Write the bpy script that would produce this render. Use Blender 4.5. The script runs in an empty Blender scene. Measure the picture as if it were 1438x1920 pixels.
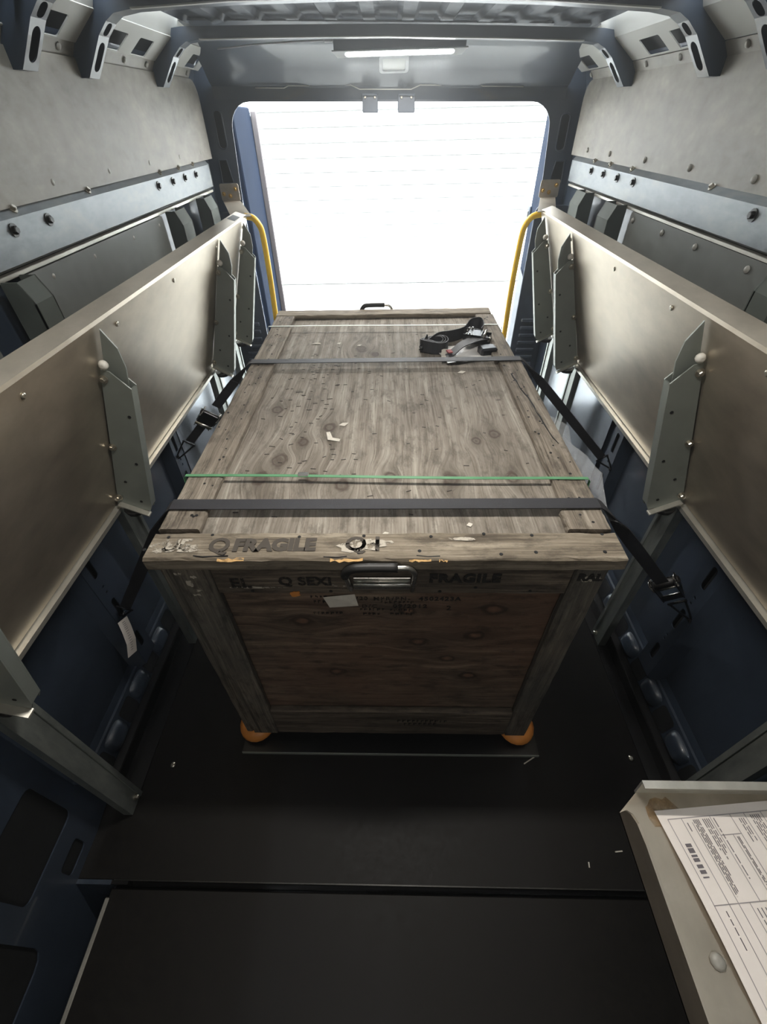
import bpy, bmesh, math, random
from mathutils import Vector, Matrix
from mathutils.geometry import tessellate_polygon

S = bpy.context.scene
COL = S.collection
rnd = random.Random(7)

# ------------------------------------------------------------------ camera
PITCH, ROLL, YAW, FPX, CX = 0.7355, -0.0272, -0.0364, 821.354, 708.83
CAM_H = 1.5

def _yaw(v):
    c, s = math.cos(YAW), math.sin(YAW)
    return Vector((c*v[0]+s*v[1], -s*v[0]+c*v[1], v[2]))

r0 = Vector((1, 0, 0)); d0 = Vector((0, -math.sin(PITCH), -math.cos(PITCH)))
fw = _yaw(Vector((0, math.cos(PITCH), -math.sin(PITCH))))
right = _yaw(r0*math.cos(ROLL)-d0*math.sin(ROLL))
down = _yaw(r0*math.sin(ROLL)+d0*math.cos(ROLL))
cd = bpy.data.cameras.new('camera')
cam = bpy.data.objects.new('camera', cd); COL.objects.link(cam)
cam.matrix_world = Matrix(((right.x, -down.x, -fw.x, 0), (right.y, -down.y, -fw.y, 0),
                           (right.z, -down.z, -fw.z, CAM_H), (0, 0, 0, 1)))
cd.sensor_fit = 'VERTICAL'; cd.sensor_height = 36.0; cd.lens = FPX/1920*36
cd.shift_x = (719-CX)/1920; cd.clip_start = 0.01
S.camera = cam

# ------------------------------------------------------------------ light
S.view_settings.view_transform = 'Standard'
S.view_settings.look = 'None'
S.view_settings.exposure = 0.0
S.view_settings.gamma = 1.0
S.view_settings.use_curve_mapping = False
W = bpy.data.worlds.new('world'); S.world = W; W.use_nodes = True
bg = W.node_tree.nodes['Background']
bg.inputs[0].default_value = (0.88, 0.95, 1.0, 1); bg.inputs[1].default_value = 14.0

def area(name, loc, size, size_y, power, color, rot):
    l = bpy.data.lights.new(name, 'AREA'); l.shape = 'RECTANGLE'; l.size = size; l.size_y = size_y
    l.energy = power; l.color = color
    o = bpy.data.objects.new(name, l); o.location = loc; o.rotation_euler = rot; COL.objects.link(o)
    return o

# ------------------------------------------------------------------ materials
class NT:
    def __init__(s, name):
        s.m = bpy.data.materials.new(name); s.m.use_nodes = True
        s.t = s.m.node_tree; s.n = s.t.nodes; s.l = s.t.links
        s.b = s.n['Principled BSDF']; s.out = s.n['Material Output']
    def new(s, typ, **kw):
        n = s.n.new(typ)
        for k, v in kw.items(): setattr(n, k, v)
        return n
    def inp(s, sock, v):
        if hasattr(v, 'is_linked') or isinstance(v, bpy.types.NodeSocket): s.l.new(v, sock)
        else: sock.default_value = v
    def math(s, op, a, b=0.0, c=0.0):
        n = s.new('ShaderNodeMath', operation=op)
        s.inp(n.inputs[0], a); s.inp(n.inputs[1], b)
        if op in ('MULTIPLY_ADD',): s.inp(n.inputs[2], c)
        return n.outputs[0]
    def coord(s, kind='Object'):
        return s.new('ShaderNodeTexCoord').outputs[kind]
    def map(s, vec, scale=(1, 1, 1), loc=(0, 0, 0)):
        n = s.new('ShaderNodeMapping'); s.l.new(vec, n.inputs[0])
        n.inputs['Scale'].default_value = scale; n.inputs['Location'].default_value = loc
        return n.outputs[0]
    def noise(s, vec, scale, detail=4, rough=0.55, dist=0.0):
        n = s.new('ShaderNodeTexNoise'); s.l.new(vec, n.inputs['Vector'])
        n.inputs['Scale'].default_value = scale; n.inputs['Detail'].default_value = detail
        n.inputs['Roughness'].default_value = rough; n.inputs['Distortion'].default_value = dist
        return n.outputs['Fac']
    def ramp(s, fac, stops):
        n = s.new('ShaderNodeValToRGB'); s.l.new(fac, n.inputs[0])
        e = n.color_ramp.elements
        while len(e) < len(stops): e.new(0.5)
        for i, (p, c) in enumerate(stops):
            e[i].position = p; e[i].color = (*c, 1) if len(c) == 3 else c
        return n.outputs[0]
    def mix(s, fac, a, b, mode='MIX'):
        n = s.new('ShaderNodeMix', data_type='RGBA', blend_type=mode)
        s.inp(n.inputs[0], fac); s.inp(n.inputs[6], a); s.inp(n.inputs[7], b)
        return n.outputs[2]
    def bump(s, h, strength=0.3, dist=0.002):
        n = s.new('ShaderNodeBump'); s.l.new(h, n.inputs['Height'])
        n.inputs['Strength'].default_value = strength; n.inputs['Distance'].default_value = dist
        s.l.new(n.outputs[0], s.b.inputs['Normal'])
    def set(s, **kw):
        for k, v in kw.items(): s.inp(s.b.inputs[k.replace('_', ' ')], v)
        return s.m

def g(v):   # sRGB 0-255 to linear
    def f(c):
        c /= 255.0
        return c/12.92 if c <= 0.04045 else ((c+0.055)/1.055)**2.4
    return tuple(f(c) for c in v)
def g4(v): return (*g(v), 1)

def plain(name, col, rough=0.5, metal=0.0, var=0.12, scale=30.0, bump=0.0, coat=0.0, spec=0.5):
    k = NT(name); c = k.coord()
    n = k.noise(c, scale, 5)
    lo = tuple(x*(1-var) for x in g(col)); hi = tuple(min(1, x*(1+var)) for x in g(col))
    k.set(Base_Color=k.ramp(n, [(0.3, lo), (0.7, hi)]), Metallic=metal, Coat_Weight=coat,
          Specular_IOR_Level=spec)
    k.set(Roughness=k.math('MULTIPLY_ADD', k.noise(c, scale*0.4, 3), 0.16, max(0.02, rough-0.08)))
    if bump: k.bump(n, bump, 0.001)
    return k.m

def mottled(name, cols, scale, rough=0.55, metal=0.0, stretch=(1, 1, 1), scratches=0.0, bump=0.0, spec=0.5):
    k = NT(name); c = k.map(k.coord(), stretch)
    a = k.noise(c, scale, 8, 0.62, 0.4); b = k.noise(c, scale*4.3, 6, 0.6)
    f = k.math('MULTIPLY_ADD', b, 0.4, k.math('MULTIPLY', a, 0.6))
    n = len(cols)
    col = k.ramp(f, [(0.34+0.32*i/(n-1), g(cc)) for i, cc in enumerate(cols)])
    r = k.math('MULTIPLY_ADD', f, 0.3, rough-0.15)
    if scratches:
        sc = k.noise(k.map(k.coord(), (1.2, 3, 90)), 6, 5, 0.7)
        sm = k.ramp(sc, [(0.60, (0, 0, 0)), (0.72, (1, 1, 1))])
        sm2 = k.math('MULTIPLY', sm, scratches)
        col = k.mix(sm2, col, tuple([*[min(1, x*1.3) for x in g(cols[-1])], 1]))
        r = k.math('SUBTRACT', r, k.math('MULTIPLY', sm, 0.06))
    k.set(Base_Color=col, Metallic=metal, Roughness=r, Specular_IOR_Level=spec)
    if bump: k.bump(f, bump, 0.001)
    return k.m

def wood(name, axis, cols, knots=(), rough=0.75, patches=0.5, tint=None, bump=0.45, seed=0.0, cross='XYZ', streak=1.0, heart=None):
    """weathered timber; grain along axis, knots = (along, across, radius) in the parent's space"""
    k = NT(name)
    co = k.coord()
    sep = k.new('ShaderNodeSeparateXYZ'); k.l.new(co, sep.inputs[0])
    ix = {'X': 0, 'Y': 1, 'Z': 2}
    al = sep.outputs[ix[axis]]; cr = sep.outputs[ix[cross]] if cross != 'XYZ' else None
    oth = [sep.outputs[i] for i in range(3) if i != ix[axis]]
    rest = 0.0
    if cr is None: cr = k.math('ADD', oth[0], oth[1])
    else:
        rest = [sep.outputs[i] for i in range(3) if i not in (ix[axis], ix[cross])][0]
        cr0 = cr
        cr = k.math('ADD', cr, rest)
    wob = k.noise(k.map(co, tuple(2.0 if 'XYZ'[i] == axis else 4.0 for i in range(3)), (seed, seed, seed)), 1.3, 2)
    F = k.math('MULTIPLY_ADD', wob, 0.014, cr)
    dark = halo = hearts = None
    kn = k.noise(co, 38, 3)
    for (a0, c0, rr) in knots:
        da = k.math('MULTIPLY', k.math('SUBTRACT', al, a0), 0.68)
        dc = k.math('SUBTRACT', cr0, c0)
        d2 = k.math('ADD', k.math('MULTIPLY', da, da), k.math('MULTIPLY', dc, dc))
        w = k.math('EXPONENT', k.math('MULTIPLY', d2, -1.0/(rr*rr*0.8)))
        d = k.math('SQRT', d2)
        ring = k.math('ADD', k.math('ADD', d, c0), rest)
        F = k.math('ADD', k.math('MULTIPLY', F, k.math('SUBTRACT', 1.0, w)), k.math('MULTIPLY', ring, w))
        tt = k.math('DIVIDE', k.math('SUBTRACT', k.math('MULTIPLY_ADD', k.math('SUBTRACT', kn, 0.5), rr*0.5, d), rr*0.30), rr*0.11)
        rg = k.math('EXPONENT', k.math('MULTIPLY', k.math('MULTIPLY', tt, tt), -1.0))
        core = k.math('MULTIPLY', k.math('EXPONENT', k.math('MULTIPLY', d2, -1.0/(rr*rr*0.05))), 0.55)
        cc = k.math('MAXIMUM', k.math('MULTIPLY', rg, 0.85), core)
        h2 = k.math('ADD', k.math('MULTIPLY', k.math('MULTIPLY', da, da), 0.22), k.math('MULTIPLY', dc, dc))
        hh = k.math('EXPONENT', k.math('MULTIPLY', h2, -1.0/(rr*rr*0.40)))
        if heart is not None: cc = k.math('MULTIPLY', rg, 0.9)
        dark = cc if dark is None else k.math('MAXIMUM', dark, cc)
        hc = k.math('EXPONENT', k.math('MULTIPLY', d2, -1.0/(rr*rr*0.07)))
        hearts = hc if hearts is None else k.math('MAXIMUM', hearts, hc)
        halo = hh if halo is None else k.math('MAXIMUM', halo, hh)
    comb = k.new('ShaderNodeCombineXYZ')
    k.inp(comb.inputs[0], k.math('MULTIPLY', al, 1.4)); k.inp(comb.inputs[1], k.math('MULTIPLY', F, 26.0)); comb.inputs[2].default_value = seed
    n1 = k.noise(comb.outputs[0], 2.2, 7, 0.62)
    comb2 = k.new('ShaderNodeCombineXYZ')
    k.inp(comb2.inputs[0], k.math('MULTIPLY', al, 5.0)); k.inp(comb2.inputs[1], k.math('MULTIPLY', F, 170.0)); comb2.inputs[2].default_value = seed+3
    n2 = k.noise(comb2.outputs[0], 1.6, 5, 0.6)
    f = k.math('ADD', k.math('MULTIPLY', n1, 0.62), k.math('MULTIPLY', n2, 0.38))
    n = len(cols)
    col = k.ramp(f, [(0.36+0.28*i/(n-1), g(c)) for i, c in enumerate(cols)])
    big = k.noise(k.map(co, (1, 1, 1), (seed*2, 1, 4)), 3.6, 6, 0.62, 0.5)
    pm = k.ramp(big, [(0.38, (0, 0, 0)), (0.68, (1, 1, 1))])
    col = k.mix(k.math('MULTIPLY', pm, patches), col, (*[x*0.50 for x in g(cols[1])], 1))
    worn = k.ramp(k.noise(k.map(co, tuple(1.0 if 'XYZ'[i] == axis else 5.0 for i in range(3)), (seed, 7, 2)), 7, 7, 0.7), [(0.56, (0, 0, 0)), (0.70, (1, 1, 1))])
    col = k.mix(k.math('MULTIPLY', worn, 0.40), col, g4(cols[-1]))
    st = k.ramp(n2, [(0.28, (1, 1, 1)), (0.40, (0, 0, 0))])
    col = k.mix(k.math('MULTIPLY', st, 0.55*streak), col, (*[x*0.35 for x in g(cols[0])], 1))
    if tint:
        tm = k.ramp(k.noise(k.map(co, (1, 1, 1), (4, 9, seed)), 2.1, 4), [(0.40, (0, 0, 0)), (0.62, (1, 1, 1))])
        col = k.mix(k.math('MULTIPLY', tm, 0.75), col, k.mix(f, (*[x*0.55 for x in g(tint)], 1), g4(tint)))
    dirt = k.ramp(k.noise(k.map(co, tuple(1.5 if 'XYZ'[i] == axis else 4.0 for i in range(3)), (seed, 3, 1)), 9, 8, 0.72), [(0.36, (1, 1, 1)), (0.50, (0, 0, 0))])
    col = k.mix(k.math('MULTIPLY', dirt, 0.6), col, (*[x*0.55 for x in g(cols[0])], 1))
    if dark is not None:
        col = k.mix(k.math('MULTIPLY', halo, 0.55), col, (*[x*0.7 for x in g(cols[0])], 1))
        if heart is not None: col = k.mix(k.math('MULTIPLY', hearts, 0.75), col, k.mix(n2, g4((70, 50, 40)), g4(heart)))
        col = k.mix(k.math('MULTIPLY', dark, 0.8), col, g4((58, 45, 36) if heart is None else (34, 26, 21)))
    k.set(Base_Color=col, Roughness=rough, Specular_IOR_Level=0.3)
    k.bump(f, bump, 0.004)
    return k.m

def emit(name, col, strength):
    k = NT(name); k.set(Base_Color=(*col, 1), Emission_Color=(*col, 1), Emission_Strength=strength)
    return k.m

def worn_print(name, col, keep=0.5, scale=60, soft=0.05):
    k = NT(name); k.set(Base_Color=g4(col), Roughness=0.8)
    n = k.noise(k.coord(), scale, 5, 0.7)
    m = k.ramp(n, [(max(0, keep-soft), (1, 1, 1)), (keep+soft, (0, 0, 0))])
    tr = k.new('ShaderNodeBsdfTransparent'); mx = k.new('ShaderNodeMixShader')
    k.l.new(m, mx.inputs[0]); k.l.new(tr.outputs[0], mx.inputs[1]); k.l.new(k.b.outputs[0], mx.inputs[2])
    k.l.new(mx.outputs[0], k.out.inputs[0])
    return k.m

MT = {}
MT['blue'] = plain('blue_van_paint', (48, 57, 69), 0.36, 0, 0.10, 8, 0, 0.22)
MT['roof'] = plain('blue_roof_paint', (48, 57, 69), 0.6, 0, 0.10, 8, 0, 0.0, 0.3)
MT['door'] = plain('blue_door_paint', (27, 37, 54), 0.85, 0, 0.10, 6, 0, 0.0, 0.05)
MT['pale_trim'] = plain('pale_trim_grey', (172, 172, 166), 0.5, 0, 0.08, 6)  # pale grey trim; on the cant rail it imitates reflected daylight
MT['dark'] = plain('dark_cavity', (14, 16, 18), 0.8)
MT['board'] = mottled('grey_lining_board', [(102, 98, 90), (126, 122, 113), (140, 136, 127), (158, 153, 143)], 6.0, 0.55, 0.0, (1, 0.6, 1.0), 0.10)
MT['lowpanel'] = plain('dark_grey_lining', (96, 99, 95), 0.55, 0, 0.08, 20)
MT['galv'] = mottled('galvanised_steel', [(98, 102, 105), (117, 121, 123), (134, 136, 134)], 12, 0.46, 0.65, (1, 0.4, 1), 0.15)
MT['alu'] = mottled('satin_aluminium', [(150, 141, 127), (172, 162, 146), (190, 180, 163)], 4.5, 0.36, 0.80, (1, 0.5, 1), 0.10)
MT['alu_edge'] = mottled('aluminium_edge', [(176, 174, 164), (196, 194, 184), (214, 211, 200)], 9, 0.34, 0.7, (1, 0.3, 1), 0.1)
MT['bracket'] = plain('grey_green_bracket_paint', (132, 138, 132), 0.42, 0.25, 0.06, 20)
MT['sheet'] = plain('polished_sheet_metal', (150, 156, 164), 0.2, 0.9, 0.05, 5)
MT['upright'] = plain('dark_grey_upright_paint', (80, 85, 80), 0.7, 0.0, 0.06, 20, 0, 0, 0.2)
MT['post'] = mottled('post_zinc', [(112, 118, 116), (136, 142, 138), (156, 160, 154)], 14, 0.42, 0.6, (1, 1, 0.25), 0.2)
MT['bolt'] = plain('bolt_zinc', (186, 182, 170), 0.3, 0.9, 0.1, 80)
MT['bolt_dark'] = plain('bolt_dark', (52, 52, 50), 0.35, 0.6, 0.2, 80)
MT['bolt_brass'] = plain('bolt_yellow_zinc', (184, 150, 84), 0.35, 0.8, 0.2, 80)
MT['rivet'] = plain('grey_rivet', (150, 148, 140), 0.45, 0.1)
MT['nylon'] = plain('white_nylon', (214, 212, 204), 0.5)
MT['floor'] = mottled('black_floor_board', [(14, 12, 11), (18, 16, 14), (23, 20, 17)], 40, 0.55, 0, (1, 1, 1), 0, 0.25, 0.25)
MT['lip'] = plain('black_floor_lip', (13, 13, 14), 0.35)
MT['webbing'] = NT('black_webbing').m
_k = NT('black_webbing_weave'); _w = _k.new('ShaderNodeTexWave'); _w.inputs['Scale'].default_value = 160; _k.l.new(_k.coord(), _w.inputs['Vector'])
_k.set(Base_Color=_k.ramp(_w.outputs['Fac'], [(0, g((30, 30, 34))), (1, g((48, 48, 52)))]), Roughness=0.6); _k.bump(_w.outputs['Fac'], 0.3, 0.0006); MT['webbing'] = _k.m
MT['black_metal'] = plain('black_ratchet_metal', (24, 24, 26), 0.3, 0.5, 0.2)
MT['steel'] = plain('bright_steel', (196, 194, 188), 0.28, 0.95, 0.1)
MT['rubber'] = plain('black_rubber', (32, 31, 30), 0.5)
MT['plastic'] = plain('dark_trim_plastic', (62, 70, 82), 0.5, 0, 0.1)
MT['yellow'] = plain('yellow_paint', (238, 194, 62), 0.4, 0, 0.06)
MT['orange'] = plain('orange_foot', (206, 134, 62), 0.5, 0, 0.15, 25)
MT['green'] = plain('green_strap', (84, 138, 98), 0.4, 0, 0.1)
MT['white_strap'] = plain('pale_strap', (206, 212, 200), 0.4, 0, 0.05)
MT['paper'] = plain('white_paper', (226, 219, 212), 0.8, 0, 0.02, 40)
MT['gloss'] = plain('glossy_white_sheet', (236, 234, 230), 0.22, 0, 0.02, 40)
MT['scrap'] = plain('paper_scrap', (205, 200, 188), 0.85, 0, 0.08, 60)
MT['ink'] = plain('grey_ink', (150, 145, 145), 0.9)
MT['ink_dark'] = plain('dark_ink', (104, 99, 102), 0.9)
MT['red'] = plain('red_label', (150, 60, 62), 0.7)
MT['lamp_white'] = plain('white_lamp_housing', (178, 182, 184), 0.45)
MT['lens'] = emit('lamp_lens', (1.0, 1.0, 0.98), 18.0)
MT['siding'] = plain('white_siding', (238, 240, 240), 0.6, 0, 0.03)
MT['ground'] = mottled('concrete_yard', [(150, 150, 146), (170, 170, 166), (186, 186, 180)], 3, 0.8)
MT['seal'] = plain('pale_door_edge', (112, 106, 106), 0.6, 0, 0.05)
MT['clear'] = NT('x').m
_k = NT('dome_plastic'); _k.set(Base_Color=g4((190, 194, 190)), Roughness=0.3); MT['dome'] = _k.m
_k = NT('clear_film'); _k.set(Base_Color=g4((225, 230, 235)), Roughness=0.15, Transmission_Weight=0.0, IOR=1.45, Alpha=0.30); MT['film'] = _k.m

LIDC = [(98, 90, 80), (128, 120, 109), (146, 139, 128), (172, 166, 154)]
lid_knots = [(0.80, -0.30, .045), (0.80, -0.18, .04), (0.775, -0.11, .045), (0.80, 0.0, .04), (0.79, 0.14, .05), (0.80, 0.28, .035),
             (0.87, -0.27, .05), (0.95, -0.22, .035), (1.12, -0.32, .035), (1.55, -0.10, .05), (1.50, -0.05, .03),
             (0.98, 0.27, .035), (0.95, 0.22, .03), (1.02, -0.16, .04)]
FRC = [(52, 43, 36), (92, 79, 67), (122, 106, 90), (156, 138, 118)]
front_knots = [(0.225, 0.696, .05), (0.196, 0.593, .045), (0.067, 0.564, .04), (0.141, 0.49, .035), (0.204, 0.403, .04), (-0.20, 0.65, .05), (-0.14, 0.42, .04), (0.17, 0.77, .035), (0.04, 0.69, .035)]
# crate base is at (-0.018, 1.24, 0): knots given in crate space
CB = Vector((-0.018, 1.24, 0.0))
lid_knots = [(y-CB.y, x-CB.x, r) for (y, x, r) in lid_knots]
front_knots = [(x-CB.x, z, r) for (x, z, r) in front_knots]
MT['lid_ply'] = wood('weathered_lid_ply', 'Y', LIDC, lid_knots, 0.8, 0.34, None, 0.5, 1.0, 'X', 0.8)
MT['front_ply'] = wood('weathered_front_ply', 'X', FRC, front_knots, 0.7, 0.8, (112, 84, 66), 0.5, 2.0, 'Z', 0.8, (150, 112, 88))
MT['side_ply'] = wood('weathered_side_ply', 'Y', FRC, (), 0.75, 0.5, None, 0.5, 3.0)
MT['lid_board_y'] = wood('weathered_board_lengthwise', 'Y', [(78, 70, 61), (116, 107, 95), (136, 127, 114), (164, 155, 141)], (), 0.8, 0.42, None, 0.7, 5.0)
MT['lid_board_x'] = wood('weathered_board_crosswise', 'X', [(80, 71, 60), (118, 108, 93), (138, 128, 112), (168, 158, 140)], (), 0.8, 0.40, None, 0.7, 6.0)
MT['rail_x'] = wood('dark_weathered_rail', 'X', [(44, 38, 33), (76, 67, 58), (100, 90, 78), (132, 120, 105)], (), 0.75, 0.5, None, 0.7, 8.0)
MT['post_z'] = wood('dark_weathered_post', 'Z', [(50, 45, 40), (88, 81, 71), (112, 104, 92), (142, 134, 120)], (), 0.75, 0.5, (84, 84, 80), 0.7, 9.0)
MT['stencil'] = worn_print('stencil_black', (26, 22, 20), 0.60, 90)
MT['stencil_pale'] = worn_print('stencil_faded', (66, 60, 53), 0.72, 60)
MT['faint'] = worn_print('stencil_rubbed', (34, 28, 25), 0.54, 140)
MT['white_worn'] = worn_print('white_residue', (172, 165, 152), 0.52, 45)
MT['splinter'] = plain('fresh_splintered_wood', (196, 158, 104), 0.8, 0, 0.2, 60)
MT['staple'] = plain('rusty_staple', (48, 42, 37), 0.7)
MT['rust'] = worn_print('rust_stain', (150, 116, 66), 0.45, 40, 0.25)

# ------------------------------------------------------------------ mesh helpers
class MB:
    def __init__(s): s.v = []; s.f = []; s.sm = []
    def add(s, vs, fs, smooth=False):
        o = len(s.v); s.v += [Vector(v) for v in vs]
        for f in fs: s.f.append([i+o for i in f]); s.sm.append(smooth)
        return s
    def box(s, c, d, R=None):
        hx, hy, hz = d[0]/2, d[1]/2, d[2]/2
        vs = [Vector((x, y, z)) for x in (-hx, hx) for y in (-hy, hy) for z in (-hz, hz)]
        if R is not None: vs = [R @ v for v in vs]
        c = Vector(c)
        return s.add([v+c for v in vs], [(0, 1, 3, 2), (4, 6, 7, 5), (0, 4, 5, 1), (2, 3, 7, 6), (0, 2, 6, 4), (1, 5, 7, 3)])
    def bb(s, lo, hi):
        lo, hi = Vector(lo), Vector(hi)
        return s.box((lo+hi)/2, [abs(a) for a in (hi-lo)])
    def plate(s, o, ux, uy, outer, holes=(), th=0.004, closed=True):
        """polygon with holes in the plane o + a*ux + b*uy, given depth th along ux x uy"""
        o, ux, uy = Vector(o), Vector(ux), Vector(uy); n = ux.cross(uy).normalized()*th
        loops = [list(outer)]+[list(h) for h in holes]
        tri = tessellate_polygon([[Vector((a, b, 0)) for a, b in L] for L in loops])
        pts = [p for L in loops for p in L]; N = len(pts)
        a = [o+ux*p[0]+uy*p[1] for p in pts]; b = [p+n for p in a]
        fs = []
        for t in tri:
            e1 = Vector(pts[t[1]])-Vector(pts[t[0]]); e2 = Vector(pts[t[2]])-Vector(pts[t[0]])
            t = list(t) if e1.x*e2.y-e1.y*e2.x > 0 else list(reversed(t))
            fs.append([i+N for i in t]); fs.append(list(reversed(t)))
        k = 0
        for L in loops:
            m = len(L)
            for i in range(m):
                p, q = k+i, k+(i+1) % m
                fs.append((p, q, q+N, p+N))
            k += m
        return s.add(a+b, fs)
    def tube(s, path, r, seg=10, cap=True):
        P = [Vector(p) for p in path]; n = len(P); rings = []
        t = (P[1]-P[0]).normalized(); up = Vector((0, 0, 1)) if abs(t.z) < 0.9 else Vector((1, 0, 0))
        a = t.cross(up).normalized()
        for i, p in enumerate(P):
            t = ((P[min(i+1, n-1)]-P[i]).normalized()+(P[i]-P[max(i-1, 0)]).normalized()).normalized()
            a = (a-t*a.dot(t)).normalized(); b = t.cross(a)
            rr = r[i] if isinstance(r, (list, tuple)) else r
            rings.append([p+(a*math.cos(2*math.pi*j/seg)+b*math.sin(2*math.pi*j/seg))*rr for j in range(seg)])
        vs = [v for R in rings for v in R]
        fs = [(i*seg+j, i*seg+(j+1) % seg, (i+1)*seg+(j+1) % seg, (i+1)*seg+j) for i in range(n-1) for j in range(seg)]
        s.add(vs, fs, True)
        if cap:
            s.add(rings[0], [list(range(seg))[::-1]]); s.add(rings[-1], [list(range(seg))])
        return s
    def lathe(s, prof, c, axis=(0, 0, 1), seg=14, smooth=True):
        ax = Vector(axis).normalized(); u = ax.orthogonal().normalized(); w = ax.cross(u); c = Vector(c)
        vs = [c+ax*h+(u*math.cos(2*math.pi*j/seg)+w*math.sin(2*math.pi*j/seg))*r for (r, h) in prof for j in range(seg)]
        fs = [(i*seg+j, i*seg+(j+1) % seg, (i+1)*seg+(j+1) % seg, (i+1)*seg+j) for i in range(len(prof)-1) for j in range(seg)]
        s.add(vs, fs, smooth)
        s.add(vs[:seg], [list(range(seg))[::-1]]); s.add(vs[-seg:], [list(range(seg))])
        return s
    def sweep(s, rows, smooth=False, close=False):
        """rows: equal-length point lists joined by quads"""
        m = len(rows[0]); vs = [p for R in rows for p in R]
        fs = [(i*m+j, i*m+j+1, (i+1)*m+j+1, (i+1)*m+j) for i in range(len(rows)-1) for j in range(m-1)]
        if close: fs += [(i*m+m-1, i*m, (i+1)*m, (i+1)*m+m-1) for i in range(len(rows)-1)]
        return s.add(vs, fs, smooth)
    def ribbon(s, path, wv, th, smooth=True):
        """strap: path of centre points, wv one width vector (full) or one per point"""
        P = [Vector(p) for p in path]; n = len(P); rows = []
        for i, p in enumerate(P):
            w = Vector(wv[i]) if isinstance(wv[0], (list, tuple, Vector)) else Vector(wv)
            t = (P[min(i+1, n-1)]-P[max(i-1, 0)]).normalized(); nn = t.cross(w).normalized()*th/2
            rows.append([p-w/2-nn, p+w/2-nn, p+w/2+nn, p-w/2+nn])
        s.sweep(rows, False, True)
        s.add(rows[0], [(3, 2, 1, 0)]); s.add(rows[-1], [(0, 1, 2, 3)])
        return s
    def board(s, lo, hi, axis, n=16, jit=0.0015, chip=0.0, seed=1):
        """timber board with uneven edges, segmented along axis"""
        r = random.Random(seed); lo, hi = Vector(lo), Vector(hi); ax = 'XYZ'.index(axis); o = [i for i in range(3) if i != ax]
        rows = []
        L = [0]*4
        for i in range(n+1):
            t = lo[ax]+(hi[ax]-lo[ax])*i/n; row = []
            b = 0.003
            corners = [(0, 0), (1, 0), (1, 1), (0, 1)]
            for (p, q) in corners:
                for k in ((0, 1) if (p == q) else (1, 0)):
                    v = [0, 0, 0]; v[ax] = t
                    A = lo[o[0]] if p == 0 else hi[o[0]]; B = lo[o[1]] if q == 0 else hi[o[1]]
                    sa = 1 if p == 0 else -1; sb = 1 if q == 0 else -1
                    ch = chip*max(0, r.random()-0.7)*3
                    if k == 0: A += sa*0; B += sb*(b+ch*r.random())
                    else: A += sa*(b+ch*r.random()); B += sb*0
                    v[o[0]] = A+r.uniform(0, jit)*sa; v[o[1]] = B+r.uniform(0, jit)*sb
                    row.append(Vector(v))
            rows.append(row)
        s.sweep(rows, False, True)
        m = len(rows[0]); s.add(rows[0], [list(range(m))]); s.add(rows[-1], [list(range(m))[::-1]])
        return s

ORG = {}
def shear(v):
    k = 0.0 if v.z < 1.2 else min(0.028, max(0.0, 0.010+0.05*(v.z-1.35)))
    return Vector((v.x, v.y, v.z-k*v.x))

def finish(name, mb, mat, bevel=0.0, org=Vector((0, 0, 0)), sh=False, fixn=True):
    me = bpy.data.meshes.new(name)
    vs = [shear(v) if sh else v for v in mb.v]
    me.from_pydata([tuple(v-org) for v in vs], [], mb.f)
    me.polygons.foreach_set('use_smooth', mb.sm)
    bm = bmesh.new(); bm.from_mesh(me)
    bmesh.ops.remove_doubles(bm, verts=bm.verts, dist=1e-6)
    if fixn: bmesh.ops.recalc_face_normals(bm, faces=bm.faces)
    if bevel:
        ed = [e for e in bm.edges if len(e.link_faces) == 2 and e.calc_face_angle(0) > 0.6]
        bmesh.ops.bevel(bm, geom=ed, offset=bevel, segments=1, affect='EDGES', clamp_overlap=True)
    bm.to_mesh(me); bm.free()
    me.materials.append(mat if not isinstance(mat, str) else MT[mat])
    return me

def add(name, mb, mat, parent=None, bevel=0.0, sh=False, origin=None, fixn=True, **props):
    """one mesh object; children share their parent's origin"""
    if parent is not None: org = ORG[parent.name]
    elif origin is not None: org = Vector(origin)
    else:
        xs = [v.x for v in mb.v]; ys = [v.y for v in mb.v]; zs = [v.z for v in mb.v]
        org = Vector(((min(xs)+max(xs))/2, (min(ys)+max(ys))/2, min(zs)))
    o = bpy.data.objects.new(name, finish(name, mb, mat, bevel, org, sh, fixn)); COL.objects.link(o)
    if parent is None: o.location = org
    else: o.parent = parent
    ORG[o.name] = org
    for k, v in props.items(): o[k] = v
    return o

def inst(name, me, parent, loc, R=None, sh=False, **props):
    o = bpy.data.objects.new(name, me); COL.objects.link(o); loc = Vector(loc)
    if sh: loc = shear(loc)
    org = ORG[parent.name] if parent else Vector((0, 0, 0))
    M = Matrix.Translation(loc-org)
    if R is not None: M = M @ R.to_4x4()
    o.matrix_local = M
    if parent: o.parent = parent; o.matrix_local = M
    ORG[o.name] = loc
    for k, v in props.items(): o[k] = v
    return o

def thing(name, loc, label, cat, group=None):
    o = bpy.data.objects.new(name, None); COL.objects.link(o); o.location = loc; o.empty_display_size = 0.05
    o['label'] = label; o['category'] = cat
    if group: o['group'] = group
    ORG[o.name] = Vector(loc); return o

def tag(o, label, cat, group=None, kind=None):
    o['label'] = label; o['category'] = cat
    if group: o['group'] = group
    if kind: o['kind'] = kind
    return o

def struct(name, mb, mat, label=None, **kw):
    o = add(name, mb, mat, None, origin=(0, 0, 0), **kw); o['kind'] = 'structure'
    if label: o['label'] = label; 
    return o

def shared(name, mb, mat, bevel=0.0): return finish(name, mb, mat, bevel)

def axis_rot(ax):
    return Vector((0, 0, 1)).rotation_difference(Vector(ax)).to_matrix()

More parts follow.
